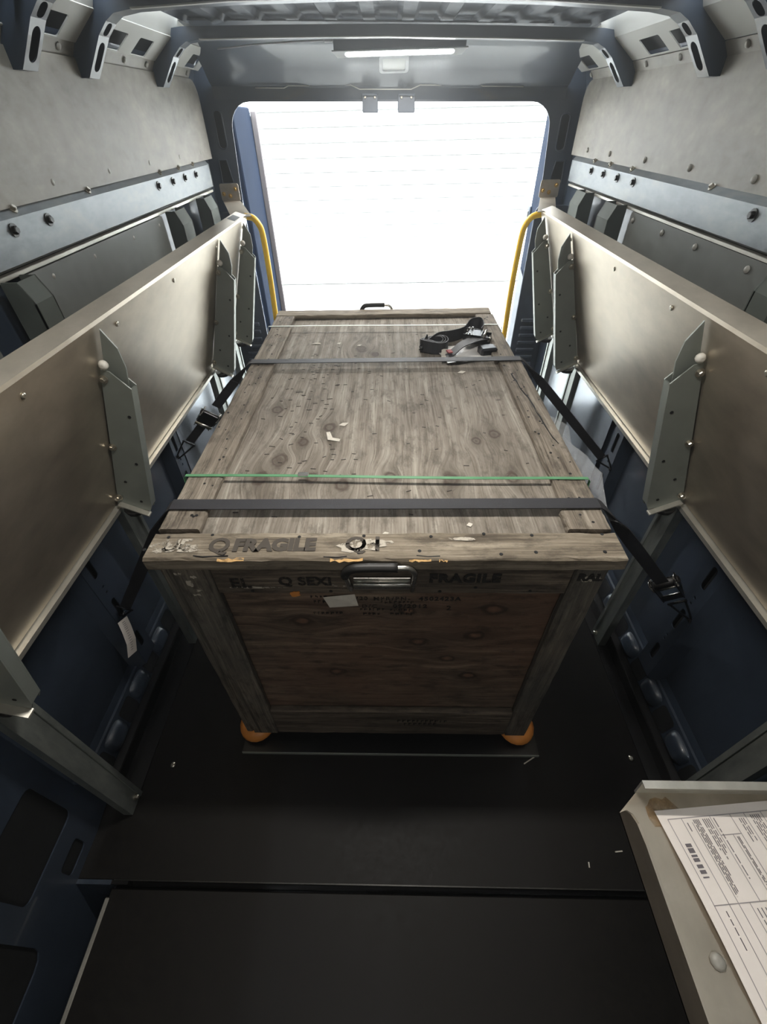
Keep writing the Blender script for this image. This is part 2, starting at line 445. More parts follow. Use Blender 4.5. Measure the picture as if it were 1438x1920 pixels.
def rrect(x0, y0, x1, y1, r, seg=5):
    out = []
    for (cx, cy, a0) in ((x1-r, y1-r, 0), (x0+r, y1-r, 90), (x0+r, y0+r, 180), (x1-r, y0+r, 270)):
        for i in range(seg+1):
            a = math.radians(a0+90*i/seg); out.append((cx+r*math.cos(a), cy+r*math.sin(a)))
    return out

def text_mb(s, size, o, ux, uy, bold=0.0, depth=0.0004, space=1.0):
    cu = bpy.data.curves.new('t', 'FONT'); cu.body = s; cu.size = size; cu.extrude = depth/2; cu.offset = bold; cu.space_character = space
    cu.resolution_u = 3
    ob = bpy.data.objects.new('t', cu); COL.objects.link(ob)
    dg = bpy.context.evaluated_depsgraph_get(); me = bpy.data.meshes.new_from_object(ob.evaluated_get(dg))
    o, ux, uy = Vector(o), Vector(ux).normalized(), Vector(uy).normalized(); n = ux.cross(uy)
    mb = MB(); mb.add([o+ux*v.co.x+uy*v.co.y+n*v.co.z for v in me.vertices], [list(p.vertices) for p in me.polygons])
    bpy.data.objects.remove(ob); bpy.data.curves.remove(cu); bpy.data.meshes.remove(me)
    return mb

# shared small hardware, axis +Z
RIVET = shared('rivet', MB().lathe([(0.009, 0), (0.009, 0.002), (0.0065, 0.005), (0.002, 0.0065)], (0, 0, 0), seg=10), 'rivet')
def _bolt(r, mat, name):
    m = MB().lathe([(r*1.6, 0), (r*1.6, 0.0025)], (0, 0, 0), seg=14, smooth=False)
    m.lathe([(r, 0.0025), (r, 0.008), (r*0.8, 0.010)], (0, 0, 0), seg=6, smooth=False)
    return shared(name, m, mat)
BOLT = _bolt(0.0085, 'bolt_dark', 'bolt'); BOLT_S = _bolt(0.006, 'bolt', 'bolt'); BOLT_B = _bolt(0.006, 'bolt_brass', 'bolt')
SCREW = shared('screw', MB().lathe([(0.006, 0), (0.006, 0.002), (0.0035, 0.0035)], (0, 0, 0), seg=8), 'bolt')
KNOB = shared('spacer', MB().lathe([(0.010, 0), (0.0105, 0.005), (0.008, 0.010), (0.004, 0.012)], (0, 0, 0), seg=10), 'nylon')

# ------------------------------------------------------------------ setting: floor
XW = 0.86
Y0, Y1 = -1.3, 2.78
fl = MB(); fl.bb((-0.845, 0.195, -0.03), (0.865, Y1, 0.0))
floor = struct('floor', fl, 'floor', 'black textured floor board of the van load area', bevel=0.002)
m = MB(); m.bb((-0.742, Y0, -0.05), (0.865, 0.178, -0.008)); add('front_floor_board', m, 'floor', floor, 0.002)
m = MB(); m.bb((-0.742, Y0, -0.09), (0.885, 0.21, -0.052)); m.bb((-0.86, 0.186, -0.09), (0.885, Y1, -0.031)); m.bb((-0.76, 0.186, -0.052), (-0.70, 0.1945, -0.001)); add('sub_floor', m, 'lip', floor)
m = MB(); m.bb((-0.74, 0.1935, -0.004), (0.86, 0.1965, 0.0006)); add('floor_nosing', m, 'bolt_dark', floor)
for sx in (-1, 1):
    xa, xb = (-0.835, -0.755) if sx < 0 else (0.775, 0.835)
    m = MB(); m.bb((xa, 0.42 if sx > 0 else 0.40, 0.0), (xb, 2.6, 0.003)); add('side_mat_strip', m, 'lip', floor)
inst('floor_bolt', shared('floor_bolt', MB().lathe([(0.009, 0), (0.008, 0.003), (0.004, 0.005)], (0, 0, 0), seg=10), 'bolt'), floor, (-0.683, 0.475, 0.0))
inst('floor_bolt', bpy.data.meshes['floor_bolt'], floor, (0.748, 0.51, 0.0))
inst('floor_bolt', bpy.data.meshes['floor_bolt'], floor, (-0.70, 1.3, 0.0))
inst('floor_bolt', bpy.data.meshes['floor_bolt'], floor, (0.74, 1.4, 0.0))
m = MB(); m.bb((0.815, 0.40, 0.0), (0.845, 2.6, 0.05)); struct('trim_1', m, 'lip', 'black upstand along the right edge of the floor', bevel=0.003)
m = MB(); m.bb((-0.845, 0.40, 0.0), (-0.815, 2.6, 0.05)); struct('trim_2', m, 'lip', 'black upstand along the left edge of the floor', bevel=0.003)
m = MB(); m.bb((-0.7495, Y0, -0.03), (-0.7385, 0.16, -0.006)); struct('trim_3', m, 'alu_edge', 'thin silver edge strip above the side step', bevel=0.002)
m = MB(); m.bb((0.0-0.95, Y0, -0.26), (-0.742, 0.19, -0.24)); m.bb((-0.748, Y0, -0.25), (-0.742, 0.19, -0.03)); m.bb((-0.95, 0.185, -0.25), (-0.745, 0.195, 0.0))
struct('trim_4', m, 'blue', 'dark painted side step well in front of the left floor edge')

# ------------------------------------------------------------------ setting: walls
PROF = [(0.845, -0.01), (0.875, 0.11), (0.885, 0.14), (0.885, 0.60), (0.89, 1.34), (0.885, 1.60), (0.86, 1.665), (0.80, 1.735), (0.76, 1.762)]
walls = {}
def wall_side(sx):
    nm = 'wall_left' if sx < 0 else 'wall_right'
    prof = list(PROF)
    m = MB(); ys = [Y0+(Y1-Y0)*i/24 for i in range(25)]
    rows = []
    for y in ys: rows.append([Vector((sx*x, y, z)) for x, z in prof])
    m.sweep(rows)
    rows = [[Vector((sx*(x+0.012), y, z)) for x, z in prof] for y in ys]; m.sweep(rows)
    w = struct(nm, m, 'blue', 'dark blue painted inner skin of the van, %s side' % ('left' if sx < 0 else 'right'), sh=True, fixn=False)
    walls[sx] = w
    # lower skin of the step well
    if sx < 0:
        m = MB(); m.bb((-0.96, Y0, -0.25), (-0.95, 0.19, 0.2)); m.bb((-0.95, Y0, 0.19), (-0.885, 0.19, 0.2)); add('sill_side', m, 'blue', w)
    # upper lining board, folded in at the top
    yE = 2.705 if sx < 0 else 2.68
    m = MB()
    R = 0.075
    out = [(Y0, 1.353), (yE, 1.353), (yE, 1.614-R)]
    for i in range(1, 7):
        a = math.radians(90*i/6); out.append((yE-R+R*math.cos(a), 1.614-R+R*math.sin(a)))
    out += [(Y0, 1.614)]
    m.plate((sx*XW, 0, 0), (0, 1, 0), (0, 0, 1), out, (), 0.005)
    m.add([(sx*XW, Y0, 1.614), (sx*XW, yE-R, 1.614), (sx*0.842, yE-R, 1.641), (sx*0.842, Y0, 1.641),
           (sx*(XW+.004), Y0, 1.614), (sx*(XW+.004), yE-R, 1.614), (sx*.846, yE-R, 1.643), (sx*.846, Y0, 1.643)],
          [(0, 1, 2, 3), (4, 7, 6, 5), (1, 5, 6, 2), (3, 2, 6, 7)])
    up = add('upper_lining_board', m, 'board', w, sh=True)
    nrm = (-sx, 0, 0)
    Rr = axis_rot(nrm)
    riv = [1.06, 1.374, 1.678, 1.983, 2.286, 2.56] if sx < 0 else [1.02, 1.304, 1.602, 1.899, 2.214, 2.47]
    for y in riv: inst('rivet', RIVET, up, (sx*(XW-0.001), y, 1.381), Rr, True)
    tv = [1.30, 1.622, 2.0, 2.174, 2.44, 2.59] if sx < 0 else [1.2, 1.525, 1.85, 2.077, 2.336, 2.604]
    Rt = axis_rot((-sx*0.83, 0, -0.55))
    for y in tv: inst('rivet', RIVET, up, (sx*0.849, y, 1.629), Rt, True)
    # galvanised rail
    yR = 2.60
    pr = [(0.868, 1.362), (0.845, 1.338), (0.845, 1.259), (0.858, 1.2515), (0.868, 1.2515)]
    m = MB(); m.sweep([[Vector((sx*x, y, z)) for x, z in pr] for y in (Y0, yR)])
    m.add([(sx*x, yR, z) for x, z in pr], [(0, 1, 2, 3, 4)])
    rail = add('cargo_rail', m, 'galv', w, sh=True)
    m = MB(); m.bb((sx*0.850, Y0, 1.2385), (sx*0.870, yR, 1.2475)); add('rail_flange', m, 'alu_edge', rail, 0.001, sh=True)
    bz = 1.318
    by = [1.142, 1.278, 1.977, 2.122, 2.257, 2.394] if sx < 0 else [1.232, 1.904, 2.046, 2.187, 2.324]
    for y in by: inst('bolt', BOLT, rail, (sx*0.845, y, bz), Rr, True)
    my = [1.185, 1.518, 2.044, 2.238, 2.411] if sx < 0 else [1.454, 1.965, 2.166, 2.339]
    Rm = axis_rot((-sx*0.72, 0, 0.69))
    for y in my: inst('bolt', BOLT_S, rail, (sx*0.856, y, 1.3495), Rm, True)
    # lower dark lining panel
    a, b = (1.115, 1.945) if sx < 0 else (1.075, 1.872)
    m = MB(); m.plate((sx*0.856, 0, 0), (0, 1, 0), (0, 0, 1), rrect(a, 0.78, b, 1.236, 0.012, 3), (), 0.006)
    lp = add('lower_lining_panel', m, 'lowpanel', w, sh=True)
    for y in ([1.21, 1.42, 1.68, 1.90] if sx < 0 else [1.18, 1.42, 1.62, 1.84]): inst('rivet', RIVET, lp, (sx*0.855, y, 1.212), Rr, True)
    m = MB(); m.plate((sx*0.856, 0, 0), (0, 1, 0), (0, 0, 1), rrect(Y0, 0.78, 0.93, 1.236, 0.012, 3), (), 0.006)
    add('lower_lining_panel', m, 'lowpanel', w, sh=True)
    # upright shelf supports behind the shelf, chamfered tops
    for (ya, yb) in (((1.03, 1.10), (1.985, 2.09), (2.34, 2.45)) if sx < 0 else ((0.98, 1.05), (1.915, 2.02), (2.25, 2.36))):
        m = MB()
        for yy in (ya, yb-0.004):
            m.plate((0, yy, 0), (sx, 0, 0), (0, 0, 1), [(0.795, 0.7), (0.852, 0.7), (0.852, 1.245), (0.815, 1.245), (0.795, 1.20)], (), 0.004)
        m.bb((sx*0.795, ya, 0.7), (sx*0.799, yb, 1.20))
        m.add([(sx*.795, ya, 1.20), (sx*.795, yb, 1.20), (sx*.815, yb, 1.245), (sx*.815, ya, 1.245)], [(0, 1, 2, 3)])
        add('shelf_upright', m, 'upright', w, sh=False)
    m = MB(); m.plate((sx*0.872, 0, 0), (0, 1, 0), (0, 0, 1), rrect(1.53, 0.20, 2.35, 0.77, 0.02, 3), (), 0.003)
    add('lower_metal_panel', m, 'sheet', w)
    # lashing pillars with slots
    for yc in ((0.80, 1.45) if sx < 0 else (0.765, 1.42)):
        m = MB(); hw = 0.036
        sl = [rrect(-0.011, z0, 0.011, z0+h, 0.0105, 4) for z0, h in ((0.165, 0.075), (0.335, 0.085), (0.52, 0.085))]
        sl += [rrect(-0.005, z0, 0.005, z0+0.010, 0.0048, 3) for z0 in (0.27, 0.29, 0.45, 0.475)]
        m.plate((sx*0.853, yc, 0), (0, 1, 0), (0, 0, 1), [(-hw, 0.10), (hw, 0.10), (hw, 0.78), (-hw, 0.78)], sl, 0.003)
        for k in (-1, 1):
            m.add([(sx*.853, yc+k*hw, .10), (sx*.853, yc+k*hw, .78), (sx*.887, yc+k*(hw+.03), .80), (sx*.887, yc+k*(hw+.03), .09)], [(0, 1, 2, 3)])
        m.add([(sx*.853, yc-hw, .10), (sx*.853, yc+hw, .10), (sx*.885, yc+hw+.03, .05), (sx*.885, yc-hw-.03, .05)], [(0, 1, 2, 3)])
        pl = add('lashing_pillar', m, 'blue', w, fixn=True)
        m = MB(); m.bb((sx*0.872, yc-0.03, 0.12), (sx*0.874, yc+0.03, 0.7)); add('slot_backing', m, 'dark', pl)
    # sill ledge with pressed pads and openings
    m = MB(); m.sweep([[Vector((sx*0.846, y, 0.0)), Vector((sx*0.852, y, 0.035)), Vector((sx*0.872, y, 0.112)), Vector((sx*0.887, y, 0.125))] for y in (0.34, 2.6)])
    led = add('sill_ledge', m, 'blue', w, fixn=False)
    nv = Vector((-sx*0.077, 0, 0.020)).normalized(); uv = Vector((sx*0.020, 0, 0.077)).normalized()
    yy = 0.36 if sx < 0 else 0.345
    for k in range(9):
        y = yy+0.172*k
        c = Vector((sx*0.862, y, 0.072))
        m = MB(); rows = []
        for (sc, h) in ((1.0, 0.0), (0.93, 0.006), (0.72, 0.016), (0.5, 0.0185), (0.02, 0.019)):
            rows.append([c+Vector((0, 1, 0))*0.046*sc*math.copysign(abs(math.cos(t))**0.6, math.cos(t))
                         + uv*0.033*sc*math.copysign(abs(math.sin(t))**0.6, math.sin(t))+nv*h for t in [2*math.pi*j/20 for j in range(20)]])
        m.sweep(rows, True, True); add('pressed_pad', m, 'blue', led)
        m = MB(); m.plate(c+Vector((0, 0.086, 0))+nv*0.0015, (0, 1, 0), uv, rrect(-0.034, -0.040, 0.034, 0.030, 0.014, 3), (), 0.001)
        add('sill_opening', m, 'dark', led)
    # inner roof side strip with square openings, pale colour stands in for reflected light
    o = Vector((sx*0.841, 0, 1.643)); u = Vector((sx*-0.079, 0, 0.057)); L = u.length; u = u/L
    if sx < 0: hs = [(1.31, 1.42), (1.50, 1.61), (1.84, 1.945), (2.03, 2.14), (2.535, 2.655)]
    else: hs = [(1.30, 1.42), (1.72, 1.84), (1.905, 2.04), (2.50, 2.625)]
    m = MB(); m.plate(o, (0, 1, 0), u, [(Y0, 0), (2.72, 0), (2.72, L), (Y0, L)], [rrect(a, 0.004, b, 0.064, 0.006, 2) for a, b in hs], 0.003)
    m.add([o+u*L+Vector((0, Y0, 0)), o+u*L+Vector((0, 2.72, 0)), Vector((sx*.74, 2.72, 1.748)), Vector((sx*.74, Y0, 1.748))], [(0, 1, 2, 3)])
    cr = add('cant_rail', m, 'pale_trim', w, sh=True, fixn=False)
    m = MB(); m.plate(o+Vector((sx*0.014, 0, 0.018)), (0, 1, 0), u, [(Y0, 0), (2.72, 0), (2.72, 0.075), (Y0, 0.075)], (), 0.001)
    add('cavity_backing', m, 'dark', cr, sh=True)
for sx in (-1, 1): wall_side(sx)

# B-pillar foot beside the step, with openings
m = MB(); m.plate((-0.842, 0, 0), (0, 1, 0), (0, 0, 1), [(-0.5, -0.24), (0.19, -0.24), (0.30, 0.0), (0.40, 0.02), (0.40, 0.10), (0.36, 0.2), (0.36, 0.66), (-0.5, 0.66)],
                  [rrect(0.195, 0.035, 0.268, 0.095, 0.012, 3), rrect(0.12, 0.16, 0.31, 0.37, 0.02, 3), rrect(-0.3, 0.02, 0.06, 0.42, 0.04, 3)], 0.004)
bp = add('door_pillar', m, 'blue', walls[-1])
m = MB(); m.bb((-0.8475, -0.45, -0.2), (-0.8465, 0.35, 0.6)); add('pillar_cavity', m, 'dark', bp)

# front bulkhead behind the viewer
m = MB(); m.bb((-0.95, Y0-0.02, -0.26), (0.9, Y0, 1.78)); struct('wall_front', m, 'lowpanel', 'plain grey bulkhead at the cab end')

# ------------------------------------------------------------------ setting: ceiling with corrugations and hoops
xs = []; p = 0.134
for i in range(-5, 6):
    xs += [(i*p-0.046, 0), (i*p-0.030, 1), (i*p+0.030, 1), (i*p+0.046, 0)]
xs = [(x, k) for x, k in xs if abs(x) < 0.765]
m = MB(); prof = [(x, 1.736+0.010*(1-(x/0.76)**2)+0.014*k) for x, k in xs]
m.sweep([[Vector((x, y, z)) for x, z in prof] for y in (Y0, 2.45)]); m.sweep([[Vector((x, y, z+0.012)) for x, z in prof] for y in (Y0, 2.45)])
ceil = struct('ceiling', m, 'roof', 'corrugated dark blue roof skin', sh=True, fixn=False)
INN = [(.832, 1.576), (.768, 1.651), (.738, 1.674), (.712, 1.6865), (.66, 1.692), (.4, 1.697), (0, 1.701)]
OUT = [(.872, 1.578), (.852, 1.655), (.828, 1.690), (.80, 1.713), (.72, 1.722), (.4, 1.727), (0, 1.730)]
def hoop(yl, yr, lift=0.0, dep=0.058):
    UP = lambda x: lift*(1-(x/0.83)**2)
    def Y(x): return (yl+yr)/2+(yr-yl)/2*(x/0.83)
    inn = [(-x, z+UP(x)) for x, z in INN]+[(x, z+UP(x)) for x, z in INN[-2::-1]]
    out = [(-x, z+UP(x)) for x, z in OUT]+[(x, z+UP(x)) for x, z in OUT[-2::-1]]
    m = MB()
    for d in (0, dep):
        m.sweep([[Vector((x, Y(x)+d, z)) for x, z in inn], [Vector((x, Y(x)+d, z)) for x, z in out]])
    m.sweep([[Vector((x, Y(x), z)) for x, z in out], [Vector((x, Y(x)+dep, z)) for x, z in out]])
    n = len(inn)
    for i in range(n-1):
        a = Vector((inn[i][0], Y(inn[i][0]), inn[i][1])); b = Vector((inn[i+1][0], Y(inn[i+1][0]), inn[i+1][1]))
        if i in (0, n-2, 1, n-3):
            u = b-a; Lg = u.length; u = u/Lg
            if i in (0, n-2): h = rrect(Lg*.16, .014, Lg*.86, dep-.012, .0155, 5) if i == 0 else rrect(Lg*.14, .014, Lg*.84, dep-.012, .0155, 5)
            else: h = rrect(Lg*.04, .016, Lg*.96, dep-.014, .012, 4)
            m.plate(a, u, (0, 1, 0), [(0, 0), (Lg, 0), (Lg, dep), (0, dep)], [h], 0.003)
        else:
            m.add([a, b, b+Vector((0, dep, 0)), a+Vector((0, dep, 0))], [(0, 1, 2, 3)])
    # closed foot
    for s, lst in ((-1, 0), (1, -1)):
        a = inn[lst]; b = out[lst]
        m.add([(a[0], Y(a[0]), a[1]), (b[0], Y(b[0]), b[1]), (b[0], Y(b[0])+dep, b[1]), (a[0], Y(a[0])+dep, a[1])], [(0, 1, 2, 3)])
    hp_ = add('roof_hoop', m, 'blue', ceil, sh=True)
    r1 = [Vector((x, Y(x)-0.012, z-0.002)) for x, z in inn[4:-4]]; r2 = [Vector((x, Y(x)+0.004, z-0.002)) for x, z in inn[4:-4]]
    m = MB(); up3 = Vector((0, 0, 0.003)); m.sweep([r1, r2, [v+up3 for v in r2], [v+up3 for v in r1], r1])
    add('hoop_flange', m, 'pale_trim', hp_, sh=True)
    return hp_
for yl, yr, lf in ((0.55, 0.48, .018), (1.40, 1.33, .018), (1.70, 1.62, .018), (2.24, 2.18, 0.0)): hoop(yl, yr, lf)

# ------------------------------------------------------------------ setting: rear frame, header, doors
YB = 2.75
outer = [(-0.90, -0.02), (0.90, -0.02), (0.90, 1.60), (0.80, 1.74), (0.5, 1.775), (-0.5, 1.775), (-0.80, 1.74), (-0.90, 1.60)]
def opening(g_=0.0):
    pts = [(-0.80+g_, 0.0), (0.815-g_, 0.0), (0.775-g_, 1.12), (0.757-g_, 1.40)]
    for i in range(0, 7):
        a = math.radians(90*i/6); pts.append((0.655+0.098*math.cos(a)-g_*math.cos(a), 1.448+0.098*math.sin(a)-g_*math.sin(a)))
    for i in range(0, 7):
        a = math.radians(90+90*i/6); pts.append((-0.645+0.098*math.cos(a)-g_*math.cos(a), 1.448+0.098*math.sin(a)-g_*math.sin(a)))
    pts += [(-0.745+g_, 1.40), (-0.762+g_, 1.12)]
    return pts
m = MB()
holesL = [rrect(-0.822, 1.385, -0.782, 1.52, 0.018, 5), [(-0.80, 1.345), (-0.838, 1.345), (-0.842, 1.255), (-0.785, 1.255)][::-1]]
holesR = [rrect(0.800, 1.365, 0.842, 1.505, 0.018, 5), [(0.815, 1.325), (0.856, 1.325), (0.862, 1.235), (0.80, 1.235)]]
m.plate((0, YB+0.004, 0), (1, 0, 0), (0, 0, 1), outer, [opening()]+holesL+holesR, 0.004)
m.plate((0, YB+0.03, 0), (1, 0, 0), (0, 0, 1), outer, [opening(-0.014)], 0.004)
op = opening(); oq = opening(-0.014); m.sweep([[Vector((x, YB, z)) for x, z in op+op[:1]], [Vector((x, YB+0.028, z)) for x, z in oq+oq[:1]]])
for H in holesL+holesR:
    P_ = [Vector((a, YB-0.001, b)) for a, b in H]; m.tube(P_+P_[:2], 0.0035, 6, False)
wb = struct('wall_back', m, 'blue', 'dark blue rear door frame of the van', sh=True)
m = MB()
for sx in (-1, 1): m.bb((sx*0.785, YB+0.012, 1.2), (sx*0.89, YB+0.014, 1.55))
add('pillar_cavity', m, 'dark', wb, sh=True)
# header: concave panel above the opening
hp = [(2.29, 1.742), (2.40, 1.732), (2.52, 1.712), (2.60, 1.685), (2.67, 1.645), (2.715, 1.608), (2.735, 1.600), (2.745, 1.594), (2.748, 1.556), (2.752, 1.550)]
m = MB(); X = [-0.80+1.6*i/40 for i in range(41)]
def hz(x, y, z):
    dz = 0.0
    if 2.70 < y < 2.747: # stepped bead
        dz = -0.011 if abs(x-0.02) < 0.075 else (-0.005 if abs(x-0.02) > 0.19 and abs(x-0.02) < 0.40 else 0)
    return Vector((x, y, z+dz))
m.sweep([[hz(x, y, z) for y, z in hp] for x in X], True)
m.sweep([[hz(x, y, z)+Vector((0, 0.004, 0.006)) for y, z in hp] for x in X], True)
hdr = add('header_panel', m, 'blue', wb, sh=True, fixn=False)
bead = [(-.60, 1.590), (-.47, 1.590), (-.45, 1.597), (-.36, 1.597), (-.35, 1.600), (-.17, 1.600), (-.13, 1.586), (.10, 1.586), (.14, 1.600), (.31, 1.600), (.32, 1.604), (.40, 1.604), (.42, 1.597), (.60, 1.596)]
m = MB(); m.tube([Vector((x, 2.729, z)) for x, z in bead], .0022, 6); add('header_bead', m, 'pale_trim', wb, sh=True)
for xc, w_ in ((-0.085, 0.072), (0.08, 0.078)):
    m = MB(); m.bb((xc-w_/2, 2.73, 1.508), (xc+w_/2, 2.745, 1.572)); m.bb((xc-w_/2, 2.715, 1.565), (xc+w_/2, 2.745, 1.572))
    st = add('door_striker', m, 'plastic', wb, 0.003, sh=True)
    for dx in (-0.022, 0.022): inst('screw', SCREW, st, (xc+dx, 2.73, 1.56), axis_rot((0, -1, 0)), True)
# ribbed trim panels low on the rear pillars
for sx in (-1, 1):
    m = MB(); c = Vector((sx*0.80, 2.60, 0.54)); ux = Vector((1, 0, 0)); uz = Vector((0, 0, 1))
    m.plate(c, ux, uz, rrect(-0.085, -0.54, 0.085, 0.62, 0.03, 4), (), 0.012)
    tr = add('pillar_trim', m, 'plastic', wb, 0.003)
    for i in range(7):
        m = MB(); m.box(c+Vector((0, -0.016, -0.17+0.042*i)), (0.105, 0.012, 0.022)); add('trim_rib', m, 'plastic', tr, 0.005)
# rear doors swung open
def rear_door(name, a, b, outw, label, mat):
    a, b = Vector(a), Vector(b); u = (b-a); L = u.length; u = u/L
    m = MB(); n = Vector(outw)*0.05
    pts = [(0, 0), (L, 0), (L, 1.50), (L-.03, 1.55), (0, 1.55)]
    hl = [rrect(0.12, 0.85, L-0.10, 1.42, 0.05, 4)]
    m.plate(a, u, (0, 0, 1), pts, (), 0.03)
    d = struct(name, m, mat, label, bevel=0.006)
    m = MB(); m.plate(a-Vector(outw)*0.012, u, (0, 0, 1), rrect(0.06, 0.1, L-0.06, 0.7, 0.03, 3), (), 0.006); add('door_card', m, 'plastic', d, 0.003)
    if outw[0] < 0:
      m = MB(); m.box(b+Vector((0.048*-outw[0], -0.004, 0.785)), (0.034, 0.018, 1.50)); add('door_edge', m, 'seal', d, 0.004)
    m = MB(); m.box(a+u*(L*0.93)-Vector(outw)*0.012+Vector((0, 0, 1.0)), (0.012, 0.06, 0.10)); add('latch', m, 'plastic', d, 0.004)
    m = MB(); m.box(a+u*(L*0.93)-Vector(outw)*0.02+Vector((0, 0, 1.0)), (0.012, 0.03, 0.05)); add('latch_bolt', m, 'steel', d, 0.003)
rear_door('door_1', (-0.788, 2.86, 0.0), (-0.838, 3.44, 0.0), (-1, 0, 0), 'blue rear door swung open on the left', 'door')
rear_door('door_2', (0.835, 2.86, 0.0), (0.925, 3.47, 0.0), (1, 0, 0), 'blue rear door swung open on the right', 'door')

# ------------------------------------------------------------------ outside: yard and clad building
m = MB(); m.bb((-14, 2.9, -0.62), (14, 9.0, -0.60)); m.bb((-14, -6, -0.62), (14, 2.9, -0.60)); struct('ground', m, 'ground', 'pale concrete yard behind the van')
m = MB(); m.bb((-9, 8.06, -0.6), (9, 8.2, 5.2))
fac = struct('facade', m, 'lowpanel', 'white clad building wall behind the van')
for i in range(35):
    z = -0.58+0.165*i
    m = MB(); m.add([(-9, 8.035, z), (9, 8.035, z), (9, 8.058, z+0.150), (-9, 8.058, z+0.150), (-9, 8.06, z), (9, 8.06, z)],
                    [(0, 1, 2, 3), (0, 4, 5, 1)]); add('siding_board', m, 'siding', fac)

# ------------------------------------------------------------------ added scattering volume imitating milky lens glare, indoors and out
hm = bpy.data.materials.new('lens_veil'); hm.use_nodes = True
hn = hm.node_tree.nodes; hn.remove(hn['Principled BSDF'])
vs = hn.new('ShaderNodeVolumeScatter'); vs.inputs['Density'].default_value = 0.027; vs.inputs['Anisotropy'].default_value = 0.72
vs.inputs['Color'].default_value = (0.84, 0.93, 1, 1)
hm.node_tree.links.new(vs.outputs[0], hn['Material Output'].inputs['Volume'])
m = MB(); m.bb((-13, -7, -0.9), (13, 8.6, 7))
hz_ = add('lens_veil', m, hm, None, origin=(0, 0, 0)); hz_['kind'] = 'stuff'; hz_['label'] = 'added thin scattering volume imitating lens glare'; hz_['category'] = 'lens_veil'

# ------------------------------------------------------------------ lamps
def led_bar(name, xc, y, z, w_, label, power):
    t = thing(name, (xc, y, z), label, 'lamp')
    m = MB(); h = w_/2
    m.sweep([[Vector((xc+x, y-0.02, z+0.014)), Vector((xc+x, y-0.022, z+0.052)), Vector((xc+x, y+0.04, z+0.052)), Vector((xc+x, y+0.04, z+0.004))] for x in (-h*0.97, h*0.97)], False, True)
    m.add([(xc-h*.97, y-.02, z+.014), (xc-h*.97, y-.022, z+.052), (xc-h*.97, y+.04, z+.052), (xc-h*.97, y+.04, z+.004)], [(0, 1, 2, 3)])
    m.add([(xc+h*.97, y-.02, z+.014), (xc+h*.97, y-.022, z+.052), (xc+h*.97, y+.04, z+.052), (xc+h*.97, y+.04, z+.004)], [(0, 1, 2, 3)])
    add('housing', m, 'blue', t, 0.002)
    # bezel and lens tilted to the front and down
    R = Matrix.Rotation(math.radians(-28), 3, 'X')
    m = MB(); o = Vector((xc, y-0.022, z+0.016)); uy = Vector((0, 0.055, -0.030)).normalized()
    m.plate(o+Vector((-h, 0, 0)), (1, 0, 0), uy, [(0, 0), (w_, 0), (w_-.02, .034), (.02, .034)], [rrect(.05, .005, w_-.05, .030, .0122, 5)], -0.004)
    add('bezel', m, 'lamp_white', t)
    m = MB(); m.plate(o+Vector((-h, 0.001, 0.0005)), (1, 0, 0), uy, rrect(.05, .005, w_-.05, .030, .0122, 5), (), -0.003)
    add('lens', m, 'lens', t)
    for s in (-1, 1):
        m = MB(); m.box((xc+s*(h+0.012), y, z+0.045), (0.035, 0.02, 0.012)); add('end_clip', m, 'lamp_white', t, 0.003)
        m = MB(); m.tube([(xc+s*(h+0.02), y, z+0.045), (xc+s*(h+0.15), y+0.005, z+0.044), (xc+s*(h+0.30), y+0.005, z+0.040), (xc+s*(h+0.44), y-.01, z+0.030)], 0.003, 6); add('cable', m, 'lamp_white', t)
    l = area(name+'_light', (xc, y-0.01, z-0.022), w_-0.12, 0.04, power, (1.0, 0.95, 0.88), (math.radians(-8), 0, 0))
    return t
led_bar('led_bar_lamp', 0.042, 2.44, 1.672, 0.52, 'lit white LED bar lamp on the header above the rear doors', 13.0)
led_bar('led_bar_lamp', 0.02, 0.70, 1.70, 0.52, 'lit LED bar lamp on the roof above the near end of the crate', 9.0)
led_bar('led_bar_lamp', 0.02, -0.75, 1.70, 0.52, 'lit LED bar lamp on the roof at the cab end', 7.0)

t = thing('dome_light', (0.022, 2.60, 1.655), 'small square unlit interior lamp set in the header below the LED bar', 'lamp')
nn = Vector((0, -0.50, -0.86)).normalized(); uy = Vector((0, -0.86, 0.50)).normalized(); c = Vector((0.022, 2.615, 1.664))
m = MB(); m.plate(c, (1, 0, 0), uy, rrect(-.062, -.05, .062, .045, .014, 4), [rrect(-.048, -.038, .048, .028, .008, 3)], 0.008); add('frame', m, 'lamp_white', t, 0.001)
m = MB(); m.plate(c-nn*0.002, (1, 0, 0), uy, rrect(-.048, -.038, .048, .028, .008, 3), (), 0.006); add('diffuser', m, 'dome', t, 0.001)

# ------------------------------------------------------------------ folded-up shelves
def plane_pt(bot, top, s, n, y, sx):
    d = (Vector((top[0], 0, top[1]))-Vector((bot[0], 0, bot[1]))).normalized()
    nn = Vector((d.z, 0, -d.x)) if sx < 0 else Vector((-d.z, 0, d.x))
    p = Vector((bot[0], 0, bot[1]))+d*s+nn*n
    return Vector((p.x, y, p.z))

